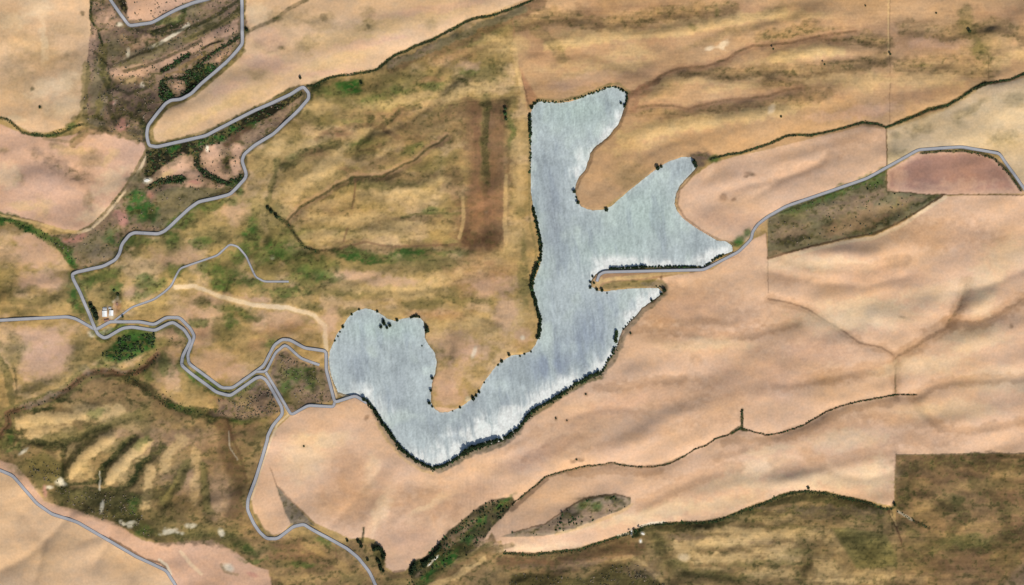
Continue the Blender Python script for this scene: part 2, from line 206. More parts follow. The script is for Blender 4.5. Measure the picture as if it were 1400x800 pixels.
 ('B','goldl',.75,0,0,'70,575,50,7,-8 110,635,16,16,-30 160,648,16,12,-40 200,675,9,20,5 135,562,40,9,10 180,580,40,10,10 45,575,30,8,0 130,610,30,8,-30 95,620,20,8,-40 60,600,40,4,0 200,630,10,8,0'),
 ('B','pink',.5,0,0,'215,600,40,20,0 250,660,26,20,0 300,670,20,40,0 270,600,40,14,0 160,600,18,12,0'), ('B','brown',.45,0,0,'300,620,40,30,0 240,600,50,20,0 320,700,14,30,0 180,610,20,20,0 330,590,30,14,0'),
 ('P','olive',.22,8,1,'-12,590 30,560 100,550 180,545 260,580 360,590 345,660 340,715 300,738 215,735 150,712 70,690 30,640'), ('P','olive',.2,6,1,'690,762 830,742 912,718 1050,690 1105,676 1220,700 1226,810 640,810'), ('P','brown',.3,2,1,'1225,623 1420,621 1420,814 1225,814'),
 ('L','dkg',.5,4,7,'900,735 905,755 925,775 960,787 1010,790'), ('L','dkg',.45,4,7,'1020,712 1080,698 1150,700 1200,712'), ('L','dkg',.5,4,8,'1235,640 1300,632 1400,640'), ('L','dkg',.45,5,8,'1240,760 1290,745 1340,748 1400,730'), ('L','dkg',.4,4,7,'1330,660 1370,690 1380,730'), ('L','dkb',.4,4,7,'690,768 760,770 830,752 870,745'), ('L','dkg',.4,4,7,'1095,735 1105,760 1095,790'), ('L','dkg',.4,5,7,'1250,640 1240,660 1232,690'), ('L','dkg',.45,5,7,'1285,695 1310,690 1320,705 1300,725'),
 ('L','goldl',.6,3,6,'930,748 980,738 1050,735'), ('L','goldl',.6,3,6,'960,765 1030,758 1080,745'),
 ('L','goldl',.8,5,5,'25,578 60,570 95,572 130,562 165,560'), ('L','goldl',.75,5,5,'30,600 60,592 95,588'), ('L','goldl',.85,7,5,'95,648 108,632 125,615 150,600'), ('L','goldl',.85,7,5,'150,655 162,640 185,615 200,605'), ('L','goldl',.8,5,4,'198,690 202,665 206,640'), ('L','goldl',.6,5,6,'225,640 230,620 250,600'), ('L','goldl',.5,4,6,'265,680 270,650 268,620'),
 ('L','olive',.8,4,6,'60,600 100,600 130,590 160,575 190,568'), ('L','dkg',.6,3,6,'5,590 20,600 50,606 85,610'), ('L','dkg',.75,3,6,'84,665 90,640 110,612 130,600'), ('L','dkg',.75,3.5,6,'136,656 145,636 165,618 185,600'), ('L','dkg',.75,3,6,'180,662 190,640 210,622 225,610'), ('L','dkg',.6,5,7,'222,692 236,665 250,640'), ('L','dkg',.55,3,7,'283,700 280,660 276,638'), ('L','dkb',.5,6,9,'300,560 310,610 325,660 320,700'), ('L','dkg',.7,5,7,'90,675 140,680 190,680 230,670'), ('L','dkg',.6,6,7,'160,700 195,720 220,735 270,735 330,745'),
 ('L','dkg',.65,2,4,'10,600 50,605 90,608 120,592 150,582'), ('L','dkg',.8,1.6,3,'180,600 160,618 143,636 136,655 110,662 84,665'), ('L','dkg',.8,1.6,3,'205,625 190,640 180,660 165,669 140,672 118,667'), ('L','dkg',.7,2,4,'88,615 84,640 84,665'), ('L','olive',.75,4,5,'255,635 242,662 225,685'), ('L','olive',.75,3,5,'278,640 283,690 290,700'),
 ('P','olive',.9,4,1,'38,628 60,618 84,632 82,662 70,660 55,668 42,650'), ('P','dkg',.7,5,1,'84,668 140,675 190,678 194,700 205,732 175,722 130,708 80,692 68,672'), ('B','olive',.6,0,0,'220,715,30,16,0 280,725,40,10,0 320,740,20,14,30 120,680,40,8,0 30,640,20,10,0 165,605,20,5,-30 200,580,10,30,0 100,590,30,5,-10'),
 ('B','green',.6,0,0,'132,563,14,6,-20 195,605,12,6,-30 5,600,12,12,-40 20,612,14,4,-30 340,750,14,6,30 195,725,10,8,0 185,690,8,12,0'), ('B','dkg',.5,0,0,'330,745,20,5,30 270,733,40,3,0 210,728,14,6,20 15,605,16,3,-40'),
 ('B','white',.7,0,0,'83,661,7,4,20 83,657,4,4,0 140,693,2.5,8,10 175,714,9,2.5,10 179,717,5,4,0 233,726,12,4,-4 262,718,7,3.5,0 303,728,4,6,-20 312,776,8,5,20 32,617,7,2.5,-35 68,666,5,2.5,0'), ('L','olive',.4,1,1.5,'302,772 308,782 325,786'), ('L','white',.45,.6,1,'137,645 136,670'), ('B','pkl',.7,0,0,'62,672,3,8,0 345,785,8,3,20'), ('L','dkb',.7,1,1.4,'150,735 175,750 200,765 222,770 228,778'), ('L','pale',.6,1.5,2,'248,755 260,770 275,785'), ('L','white',.6,1,1.5,'218,765 228,772 234,785'),
 ('L','dkb',.5,1,2,'310,570 318,600 330,625 337,660'), ('L','white',.3,.5,1,'313,590 314,612 325,628'),
 ('L','olive',.8,7,4,D_RAV), ('L','brown',.9,3,2.5,D_RAV), ('L','dkb',.8,.8,1.4,D_RAV), ('L','dkb',.7,1,2,'140,514 162,513 180,517 195,530 212,545'), ('L','dkg',.7,4,4,D_RAV2), ('B','dkg',.9,0,0,'85,547,15,5,-10 60,560,20,3,-10 232,552,8,5,40 290,572,10,6,0 20,592,14,4,0'), ('B','grey',.5,0,0,'160,505,16,3,0 50,552,20,4,-15 75,540,14,4,-20 115,505,10,5,0'), ('B','green',.6,0,0,'250,560,20,6,10 330,575,14,6,0 205,515,8,8,0 145,490,14,8,-30'),
 ('P','mauve',.9,3,1,'298,547 330,535 360,520 378,545 386,562 360,572 330,574 300,568'), ('B','mud',.8,0,0,'355,535,12,12,0 310,562,20,5,0 365,555,10,6,0'), ('B','olive',.6,0,0,'333,545,9,14,0 350,572,14,5,0 360,590,12,12,0'),
 # left block
 ('B','pink',.75,0,0,'60,500,32,22,0 55,460,40,12,0 45,350,50,14,0 70,480,30,14,0 40,330,30,8,10 60,385,40,12,0'), ('B','olive',.6,0,0,'25,425,40,5,0 20,480,12,26,0 110,470,12,18,0 95,395,10,20,0 60,525,40,8,-20 105,495,10,16,0 30,395,40,4,0 50,410,50,6,0 10,375,14,30,0'), ('L','olive',.8,4,3,'-12,480 5,500 12,530 18,552'), ('B','dkg',.5,0,0,'15,440,20,2,0 22,520,3,20,-10'),
 ('L','green',.9,4,4,'-12,296 0,298 20,303 45,317 75,330 92,345 102,362'), ('B','grn2',.85,0,0,'98,352,6,14,-20 101,411,8,20,-10 5,300,16,6,0 35,315,12,4,20'), ('B','dkg',.6,0,0,'20,300,16,3,0 112,425,5,7,0'), ('B','goldl',.4,0,0,'70,335,8,4,40'),
 # canal-side hill
 ('B','pink',.6,0,0,'260,455,40,20,0 290,500,30,20,0 385,435,40,12,0 240,350,30,14,0 190,400,20,14,0 340,410,50,5,10 320,290,20,14,0 230,500,16,30,0 280,420,30,20,0 320,510,20,10,0 150,430,12,8,0'), ('B','red',.4,0,0,'385,450,34,9,0 275,450,8,14,0 222,495,8,20,0 350,470,14,10,0 300,545,14,6,0'),
 ('B','olive',.85,0,0,'340,320,14,26,0 290,325,24,14,0 235,330,18,20,0 265,300,20,10,-20 305,455,15,20,0 350,300,12,16,0 370,340,18,24,0 320,370,20,14,0 150,395,16,16,0 275,415,12,8,0 160,410,14,10,0 200,470,50,8,0 255,470,8,16,0 265,520,12,8,40 340,435,26,5,0 185,345,12,8,0 380,410,14,8,0 420,420,14,6,0'),
 ('B','green',.7,0,0,'305,383,20,15,0 195,383,14,7,-20 345,318,8,20,0 275,330,14,8,0 160,393,10,7,0 270,512,10,8,0 315,440,10,10,0 378,330,12,10,0 235,325,8,12,0'), ('B','grn2',.5,0,0,'300,390,14,8,0 205,380,8,4,-20 340,310,6,12,0'),
 ('B','mauve',.5,0,0,'235,452,10,14,0 245,470,10,10,0'),
 ('L','goldl',.7,3,2.5,'240,393 265,391 300,405 345,417 395,421 430,431 444,446 445,478'), ('L','pale',.9,2,1.5,'240,393 265,391 300,405 345,417 395,421 430,431 444,446 446,478'),
 ('P','grn2',.95,4,1,'140,485 150,475 165,460 178,452 212,455 212,475 195,485 175,493 160,497 145,493'), ('B','dkg',.7,0,0,'160,478,18,5,-30 195,470,14,6,-30'), ('B','olive',.6,0,0,'130,485,16,7,-20 225,470,12,12,0'),
 ('P','mauve',.95,2,1,'378,485 390,478 412,494 437,502 446,505 457,548 425,552 398,565 370,512'), ('B','green',.8,0,0,'405,512,14,9,0 392,530,8,14,0 426,518,8,14,0'), ('B','dkg',.7,0,0,'425,510,8,8,0 430,530,6,8,0 390,545,8,5,0'), ('B','olive',.6,0,0,'400,545,16,8,0 385,500,6,12,0 440,520,4,16,0'), ('B','goldl',.4,0,0,'430,488,12,4,20'),
 ('L','pale',.7,.8,1.4,'366,512 380,535 392,557 396,566 380,580 371,600 352,655 345,682'),('L','pale',.8,1,1.4,'450,483 448,500 454,528 460,542'),
 ('B','white',.7,0,0,'158,415,3,10,10 142,452,10,4,-25 152,432,4,4,0 125,457,5,4,40'), ('B','red',.8,0,0,'160,418,5,8,0 146,438,5,3,0'), ('B','grey',.6,0,0,'124,425,3,18,-20 148,422,6,4,0'), ('B','dkg',.6,0,0,'162,408,6,8,0 165,435,4,3,0 155,402,5,6,0'),
 ('B','goldl',.5,0,0,'180,415,14,8,0'),
 # central hill
 ('B','olive',.78,0,0,'470,130,50,18,0 560,110,50,14,0 610,125,40,10,0 640,60,60,8,-20 540,130,30,14,0 430,160,26,14,0 460,320,50,8,0 600,170,40,14,-20 380,310,20,30,0 600,360,70,8,0 700,200,8,60,0 715,390,9,30,0 590,400,40,8,0 640,410,40,6,0 660,100,30,16,0 500,200,40,10,0 560,210,30,7,-30 590,230,40,9,-30 540,250,60,7,-4 480,425,30,5,0 500,400,50,5,0 690,420,12,40,0 450,400,40,8,0 610,490,14,30,0 575,415,30,8,0'),
 ('B','green',.5,0,0,'460,125,26,8,0 520,140,24,8,0 590,118,20,6,0 640,95,12,8,0 480,165,20,6,0 405,325,20,14,0 360,350,20,16,0 540,355,40,5,0 620,345,30,4,0 560,205,20,4,-30 410,210,20,5,-30 700,180,5,30,0 545,125,12,8,0 495,190,20,5,-20 610,150,18,5,-20 420,385,30,8,0'),('B','brown',.5,0,0,'600,160,20,8,-20 545,172,24,6,0 640,160,14,30,0 570,190,20,5,-30 530,240,30,5,-5 505,205,20,5,-10 450,180,20,5,0 620,250,12,30,0 580,335,40,4,0 470,330,24,4,0'),('B','red',.4,0,0,'620,75,34,8,-10 540,160,30,8,0 590,110,20,4,-10 560,150,40,6,-10 430,210,20,8,0 480,235,18,5,10 620,160,20,16,0 650,200,16,30,0 630,300,12,26,0 640,380,40,20,0 700,230,8,26,0 680,370,20,14,0 600,430,40,8,0 470,185,20,6,0'),
 ('B','goldl',.6,0,0,'560,135,60,6,-12 600,140,40,6,-16 430,240,40,10,-30 470,275,50,8,-8 560,270,40,14,0 590,245,26,8,0 480,300,60,9,0 560,310,60,6,0 440,325,40,8,0 520,320,40,5,0 400,270,14,8,-30 640,120,30,8,0 460,210,20,8,-40 510,180,40,6,-14 420,195,30,8,-30 690,330,20,20,0 710,240,9,60,0 570,385,60,10,-6 640,450,60,14,0 560,400,50,8,0 690,60,30,14,0 600,175,30,4,-20 530,262,30,4,0 380,200,16,8,-40 440,145,20,10,0 660,360,30,10,0 700,440,18,26,0 480,390,30,10,0'),
 ('B','pink',.6,0,0,'625,475,26,22,0 615,540,22,16,0 640,90,14,6,0 690,430,14,30,0 670,390,30,12,0 610,520,18,20,0 480,375,40,6,0 530,385,40,6,0 715,460,12,12,0 650,480,20,14,0 450,440,12,20,0'),
 ('B','white',.6,0,0,'640,546,4,4,0 648,482,3,8,20 664,290,3,2,0 715,462,3,3,0 372,352,3,3,0'),
 ('B','khaki',.7,0,0,'610,170,40,26,0 560,180,30,12,0 460,290,30,6,0 560,240,40,7,-4 520,225,50,6,-20 500,160,40,8,0 570,300,50,4,0 545,195,40,5,-20 520,340,80,4,0 410,300,10,10,0'),
 ('L','dkg',.55,3,5,'387,232 405,222 420,210 436,204 460,196'), ('L','olive',.8,2.5,3,'380,218 375,240 370,257 366,278'), ('B','dkg',.6,0,0,'500,210,20,7,-5 506,165,5,8,0 395,226,12,6,-30 448,270,10,5,-10 486,250,7,6,0 630,110,10,5,30 600,195,24,5,-20'), ('L','dkg',.5,2,3,'490,200 510,180 530,165 550,150 575,145'), ('L','brown',.5,2,3,'430,190 450,180 480,172 520,172 545,190'),
 ('L','dull',.5,3,4,D_HILL), ('L','dkg',.7,.5,2.2,D_HILL), ('L','dkg',.5,2,3,'457,258 485,246 505,246 530,243 545,238'), ('L','brown',.7,.6,1.6,'486,245 484,270 481,285'), ('L','brown',.6,.8,1.5,'475,313 470,330'),
 ('L','brown',.7,.5,2.2,D_OUT), ('L','dkg',.7,1.5,2.5,'366,283 380,297 392,305 404,322 415,337 435,344'), ('B','dkg',.8,0,0,'555,297,10,2.5,-3 558,345,24,4,-4 500,353,30,5,6 458,342,8,4,0 366,330,8,8,0'), ('L','olive',.8,1,1.5,'550,297 568,293 600,292 632,292'), ('B','green',.65,0,0,'430,365,30,16,0 400,348,26,10,0 495,350,30,8,4 560,346,30,6,-4 592,290,14,5,0 450,380,20,7,0 480,345,20,5,0 375,345,14,14,0'), ('B','grn2',.4,0,0,'425,372,16,8,0 490,352,16,4,0 560,346,16,3,0'),
 ('B','grn2',.9,0,0,'476,116,18,7,0 480,120,8,8,0'), ('B','dkg',.9,0,0,'494,115,4,3,0 432,120,8,8,0 425,130,4,6,0'), ('B','olive',.5,0,0,'450,110,10,4,-20 455,122,6,4,0'),
 ('B','dkg',.5,0,0,'674,90,5,12,0 620,110,6,4,30'), ('B','dkg',.75,0,0,'691,155,4.5,17,4'), ('P','rust',.8,9,1,'640,138 692,138 692,330 683,342 655,348 627,340 629,310 640,250 645,200 640,150'), ('L','dkb',.35,.5,1,'608,146 640,140 694,137'), ('L','olive',.6,3,4,'664,132 661,180 664,230 662,262'), ('L','dkg',.45,2.5,3,'665,140 662,190 665,235 663,270'), ('B','dkb',.6,0,0,'658,335,28,9,0 672,325,16,10,0 635,318,8,9,0 648,325,14,8,0'), ('L','goldl',.6,1.5,2,'632,270 634,300 628,325'), ('L','goldl',.6,2,2,'692,240 690,300 692,330'), ('B','red',.4,0,0,'660,280,20,30,0 655,360,24,10,0'),
 ('B','olive',.7,0,0,'712,290,8,8,0 718,395,7,22,0 715,340,4,20,0'), ('L','olive',.5,1,1.5,'724,160 724,300 733,345 728,395 733,430'),
 ('L','brown',.6,5,5,'536,92 560,80 600,68 640,52 690,26 740,4'), ('L','wetg',.8,3.5,3,'533,88 560,79 590,67 620,52 650,38 690,24 715,12'), ('B','mauve',.6,0,0,'545,84,14,4,-30 580,70,16,5,-30'), ('L','dkg',.95,1.2,1.6,D_L1), ('L','dkg',.7,2,2,'425,122 432,118 445,110'),
 # spur hill
 ('B','goldl',.45,0,0,'250,175,30,9,-24 330,135,50,10,-26 300,150,40,6,-24 470,50,60,14,-14 560,30,70,10,-14 450,85,50,8,-14'), ('B','olive',.35,0,0,'390,25,30,12,0 440,28,20,12,0 420,60,16,10,-20 370,65,20,8,0 500,35,14,6,0 350,100,14,10,0 590,35,8,8,0 500,20,10,10,0'), ('B','pink',.6,0,0,'370,55,20,14,0 360,85,30,10,0 310,120,24,8,-30 500,60,40,6,-10 460,98,40,3,-8 600,10,80,6,-8 380,90,30,8,0 540,55,20,3,-10'), ('L','dkg',.5,1.5,2.5,'336,45 350,38 375,28 395,12 420,0'), ('B','dkg',.5,0,0,'380,26,7,4,-20 443,24,5,5,0 385,66,5,3,0 503,36,2.5,4,-20'), ('B','pale',.5,0,0,'350,20,14,12,-30'), ('L','olive',.6,1.5,2,'215,198 250,190 290,178 350,148 398,124'), ('L','olive',.6,1.5,2,'206,176 228,146 250,140 266,132 300,100 334,70'),
 # NW field
 ('B','olive',.22,0,0,'30,120,30,20,0 60,80,26,14,0 90,40,26,10,0 40,60,30,16,0 70,150,20,14,0 20,90,20,20,0 100,100,14,30,0'), ('B','pale',.5,0,0,'90,145,26,16,0 60,55,4,30,-4 20,160,14,6,0 50,10,20,14,0 15,30,20,12,0 60,120,20,10,-30 85,115,20,10,-30'), ('B','dkg',.7,0,0,'55,147,3,2.5,0 112,18,3,3,0 44,122,3,3,0'),
 ('L','olive',.7,4,3,'117,90 116,130 113,160 95,174'), ('L','dkg',.85,1,1.6,'-12,160 0,161 12,164 22,172 30,181 45,185 62,186 85,182 100,174 115,170'), ('B','grn2',.5,0,0,'75,184,14,3,-6 98,172,6,4,-30 50,184,8,3,0'), ('L','khaki',.7,4,3,'100,195 120,180 150,178 190,190'), ('L','olive',.4,1,2,'60,190 95,194 120,180'),
 # W field
 ('B','mauve',.4,0,0,'85,230,24,14,20 60,215,20,8,20 110,240,20,10,20'), ('B','olive',.4,0,0,'125,218,18,12,0 25,245,8,10,0 118,275,6,14,0 80,200,10,4,0 5,205,8,4,0'), ('B','goldl',.5,0,0,'60,285,14,14,-30 100,205,20,6,0 150,215,14,6,-30 30,280,16,6,0'), ('B','pale',.5,0,0,'150,250,26,12,-40 120,295,20,10,-20 10,240,14,16,0'), ('L','olive',.7,.7,1,'203,200 190,222 170,258 140,293 122,310 108,316'), ('L','pale',.8,1,1.4,'206,204 193,228 172,262 143,296 125,313 108,319'), ('L','dkb',.4,.6,1,'-12,290 30,298 60,305'), ('L','goldl',.6,1,1.5,'0,294 50,305 85,315 110,318'),
 # wetland north
 ('B','wetg',.7,0,0,'130,170,14,6,0 135,120,10,40,0 150,60,10,14,0 160,70,20,8,0 200,75,30,8,-20 175,90,14,8,0 230,60,20,6,-20 270,40,30,6,-30 260,15,20,12,0'), ('L','dkg',.9,1.3,1.4,'127,-10 123,15 124,27 131,38 136,52 139,62'), ('L','olive',.8,4,3,'139,62 140,90 144,115 138,140 137,160 120,168'), ('B','dkg',.7,0,0,'147,106,3,9,10 141,90,4,14,0 133,163,8,6,0 160,160,8,4,0'), ('B','grey',.6,0,0,'130,166,10,4,0 143,140,3,14,0'),
 ('L','pink',.65,5,4,'155,103 200,94 250,72 300,47 330,32'), ('L','khaki',.6,4,3,'160,108 175,118 190,110'), ('B','goldl',.6,0,0,'174,114,12,6,-30 168,50,5,5,0 237,22,8,6,-20'), ('L','white',.75,1.6,1.6,'205,66 220,58 235,49 250,40 258,34'), ('L','grey',.7,2,2,'160,88 180,75 205,64'), ('B','white',.8,0,0,'175,72,2.5,6,0 194,117,3,5,0 155,140,3,3,0 163,33,4,3,0'),
 ('B','mud',.75,0,0,'190,135,26,16,-10 175,150,20,8,0 185,45,24,8,0 205,150,10,12,0 170,120,30,6,0'), ('B','pkl',.85,0,0,'168,174,8,6,0 153,140,4,3,0 168,168,4,6,0'), ('B','pink',.5,0,0,'140,20,10,10,0 190,60,20,4,-30 125,60,5,20,0 150,22,10,14,0'),
 ('P','pink',.9,1.5,1,'176,27 205,28 245,8 275,-4 290,-12 170,-12 172,5'), ('P','blk',.95,1.2,1,'160,0 172,0 175,12 173,20 166,12'), ('L','dkg',.9,3,3,'212,45 232,38 248,32'), ('L','dkg',.8,1.5,2,'222,47 262,38 295,22 325,2'), ('L','green',.6,3,3,'215,30 235,28 250,24 252,10'), ('L','dkg',.6,1.6,2,'250,24 253,12 262,6'),
 ('L','blk',.6,1.2,2,'128,70 150,92 170,84 190,74 212,66'), ('L','dkg',.7,1.5,2,'170,98 200,90 225,80 250,68 275,56'), ('L','dkg',.6,1.5,2,'150,118 175,128 205,118'), ('L','dkg',.6,2,2.5,'160,150 185,158 200,172 198,190'), ('L','dkg',.6,2,2.5,'135,100 150,125 150,150 158,170'), ('L','blk',.5,1,1.6,'180,40 205,45 225,36 240,30'), ('L','olive',.7,3,3,'255,55 280,45 310,28 328,18'), ('L','dkg',.6,1.2,2,'262,52 290,40 318,20 330,10'), ('B','dkg',.6,0,0,'150,108,6,10,0 165,140,10,4,0 195,150,6,10,0 185,180,14,4,10 140,178,14,4,10 215,60,12,3,-30'),
 ('P','blk',.95,1.2,1,DK1), ('L','blk',.95,2.6,2,'222,97 235,90 247,82 258,74'), ('L','blk',.9,1.2,1.2,'266,94 272,84 285,76 300,67 316,60 328,50'), ('L','blk',.9,1,1.2,'277,67 288,61 305,57'), ('B','grn2',.7,0,0,'287,92,8,5,-20 230,130,6,6,0 270,103,6,6,-40 290,98,4,4,0'), ('L','khaki',.9,1.8,1.4,'228,103 245,98 252,99'), ('L','khaki',.9,1.6,1.4,'246,93 262,84 280,74'), ('B','pink',.6,0,0,'244,118,7,6,0 305,80,14,6,-30 240,102,6,2,0'), ('B','dkg',.8,0,0,'338,42,4,6,-20 197,170,5,10,0'),
 # wetland middle
 ('P','blk',.92,1.5,1,DK2), ('P','blk',.95,1.2,1,DK3), ('L','blk',.9,3,2.4,'268,212 270,228 275,237 285,240 297,247 312,251 322,248 332,242'), ('B','blk',.95,0,0,'308,221,5.5,9,0 203,236,7,8,0'), ('B','grn2',.8,0,0,'247,246,7,5,0 315,255,8,3,0 325,250,6,6,-40 280,194,14,4,-14 235,204,12,5,-14 300,190,10,5,0 318,178,8,5,-20 328,262,6,6,-30 345,172,8,4,-20'), ('B','dkb',.8,0,0,'320,188,12,7,-20 340,178,10,5,-30 310,198,6,4,0'),
 ('B','pink',.85,0,0,'240,232,15,9,-20 285,213,13,12,20 300,238,14,4,10 265,252,18,6,0 250,225,10,8,-20 290,228,10,8,0 300,258,14,2,0 325,225,8,14,0 325,205,8,8,-30 262,238,12,6,0'), ('B','goldl',.5,0,0,'230,236,10,4,-30 225,240,8,3,-30'), ('B','white',.95,0,0,'201,247,6,3.5,0 283,203,2,4,0'), ('B','pkl',.8,0,0,'205,267,5,5,0 165,297,8,9,-30 168,303,6,6,0 265,250,10,3,0 100,327,14,4,-10 110,325,8,5,-30 180,255,8,5,-50'), ('B','red',.7,0,0,'205,268,3,3,0 90,327,4,3,0'),
 ('P','wetg',.9,2,1,'215,262 240,256 310,257 290,271 265,279 225,312 205,309 214,288'), ('B','grn2',.9,0,0,'186,271,13,12,0 200,290,15,12,0 182,290,8,12,0 150,325,10,10,0'), ('P','mauve',.7,3,1,'405,147 372,182 348,197 335,203 335,195 350,178 392,150'), ('B','dkg',.75,0,0,'206,296,6,8,0 150,358,14,3,-20 125,365,20,2,-8 175,325,4,8,20 163,345,3,10,10'), ('B','wetg',.7,0,0,'130,330,26,14,-30 150,345,16,10,0 120,350,16,12,0 185,245,8,14,30 180,250,14,8,-50'), ('B','grey',.6,0,0,'160,282,6,5,0 135,350,16,10,-20'),
 ('L','dkg',.6,3.2,3,'331,-14 332,60 310,85 290,102 262,129 248,136 226,142 203,172 201,185 204,199 215,201 282,186 350,151 410,121 422,130 410,149 375,183 347,200 334,211 337,237 325,256 296,271 272,276 259,285 225,316 216,320 184,318 164,347 142,364 105,372'),
 ('L','green',.6,4,5,'99,375 110,400 130,449 142,462 167,449 212,452 237,441 261,465 249,499 264,512 297,536 317,540 350,517'), ('L','dkg',.5,3,3,'146,-14 176,38 207,34 247,14 288,0'),
 ('B','green',.7,0,0,'145,375,24,8,-20 185,330,30,7,-10 250,300,24,8,-30 300,280,24,6,-14 205,395,24,8,-30 240,370,14,8,0 330,345,14,14,0 285,365,16,10,0 345,385,20,8,0 175,450,30,6,0 225,500,10,16,0 270,440,16,6,0 120,385,10,14,0 320,425,30,6,10 290,525,20,6,30 370,470,10,8,0 390,400,30,6,0'),
 # NE tip mud, margins
 ('B','mud',.9,0,0,'955,218,12,9,0 850,138,4,9,-10 965,214,8,6,0 580,452,3,10,0'), ('B','grn2',.8,0,0,'977,217,8,5,-10 1012,328,8,6,-30 1022,318,6,5,-60 1008,333,8,5,0'), ('L','dkg',.9,1.3,1.4,D_L2), ('L','dkg',.7,2.2,1.5,'1225,169 1250,159 1270,150 1295,144 1312,135 1330,122 1347,114'), ('L','goldl',.6,1,1.6,'1216,177 1252,163 1297,148 1333,125'),
 ('L','dkb',.5,.5,1,D_L2), ('L','olive',.6,1,2,'722,147 735,136 765,138 790,133 812,124 832,116 846,115 860,126'), ('L','brown',.6,.7,1.8,'860,130 856,150 848,172 835,187 820,199 811,206 808,220 803,234 794,245 789,258'), ('L','brown',.6,1,1.6,'840,284 862,264 880,250 908,228'), ('L','brown',.6,.5,1.6,'953,232 940,248 929,260 926,280 937,299 955,312 982,327 1003,333'),
 ('P','dull',.9,1,1,'812,378 826,374 962,370 1000,352 1010,350 940,374 905,378 880,383 830,387 818,392'), ('P','olive',.7,1.5,1,'822,394 826,388 840,384 870,383 905,382 913,392 905,399 898,392 860,393 840,395'), ('B','grey',.8,0,0,'890,389,14,4,0 905,394,8,5,0 908,400,5,5,0'), ('L','goldl',.8,1.6,1.6,'815,392 822,384 840,381 880,378 900,374 940,372'), ('L','goldl',.7,1,1.4,'816,388 822,380'), ('B','dkb',.7,0,0,'904,379,2,3,0 908,397,3,6,20 894,411,6,2.5,-40'),
 ('B','goldl',.6,0,0,'590,560,3,10,0 610,568,14,3,0 700,483,20,3,0'),
 ('L','pale',.9,.8,1.3,'451,486 451,496 454,512 459,527 463,537 472,541 484,542'),
 ('B','dkg',.9,0,0,'868,727,6,4,0 876,726,7,3,-30 870,732,8,3,0'), ('B','white',.9,0,0,'863,728,1.6,4,0 879,730,3,2,20 876,740,2,3,0'),
]
WID = fbm(GX / 22, GY / 10, 15, 3)
def paint(col, rough, par):
    kind, cn, al, w, so, data = par
    c = s2l(COL[cn]) / K; r = ROUGH[cn]
    if kind == 'B':
        for it in data.split():
            x, y, rx, ry, an = [float(q) for q in it.split(',')]
            m = max(rx, ry) * 1.9 + 10
            sl = window(np.array([[x, y]], np.float32), m)
            small = max(rx, ry) < 9
            X = (HX if small else SX)[sl] - x; Y = (HY if small else SY)[sl] - y
            a = math.radians(an); u = (X * math.cos(a) + Y * math.sin(a)) / rx; v = (-X * math.sin(a) + Y * math.cos(a)) / ry
            q = np.sqrt(u * u + v * v) + (0 if small else (BR[sl] - .5) * 1.1)
            A = (1 - sm(.45, 1.55, q)) * al
            A = A[..., None]; col[sl] = col[sl] * (1 - A) + c * A; rough[sl] = rough[sl] * (1 - A[..., 0]) + r * A[..., 0]
        return
    p = pts(data); m = w + so * 2 + 6; sl = window(p, m); X, Y = HX[sl], HY[sl]
    if kind == 'P':
        d = segd(X, Y, p, True); d = np.where(inside(X, Y, p), d, -d); A = sm(-w, w, d) * al
    else:
        ww = w * (.55 + .9 * WID[sl])
        if so >= 3: d = np.maximum(segd(X * .6 + SX[sl] * .4, Y * .6 + SY[sl] * .4, p) + (BR[sl] - .5) * so * 1.5, 0)
        else: d = segd(X, Y, p)
        A = (1 - sm(ww, ww + so, d)) * al
    A = A[..., None]; col[sl] = col[sl] * (1 - A) + c * A; rough[sl] = rough[sl] * (1 - A[..., 0]) + r * A[..., 0]

col = np.zeros((H, W, 3), np.float32); rough = np.full((H, W), .12, np.float32)
b1 = fbm(GX / 45, GY / 28, 2, 4)[..., None]; b2 = fbm(GX / 30 + 40, GY / 20, 7, 4)[..., None]
col[:] = s2l(COL['gold']) / K
t = sm(.52, .72, b1); col[:] = col * (1 - t * .5) + s2l(COL['olive']) / K * t * .5
t = sm(.5, .72, b2); col[:] = col * (1 - t * .6) + s2l(COL['tan']) / K * t * .6
for par in PAINT: paint(col, rough, par)

# ------------------------------------------------------------------ lake distance
sl = window(LAKE, 260)
LX = GX[sl] + .9 * f1[sl]; LY = GY[sl] + .9 * f2[sl]
ld = segd(LX, LY, LAKE, True); lin = inside(LX, LY, LAKE)
LD = np.full((H, W), 260.0, np.float32); LD[sl] = np.minimum(ld, 260); INL = np.zeros((H, W), bool); INL[sl] = lin

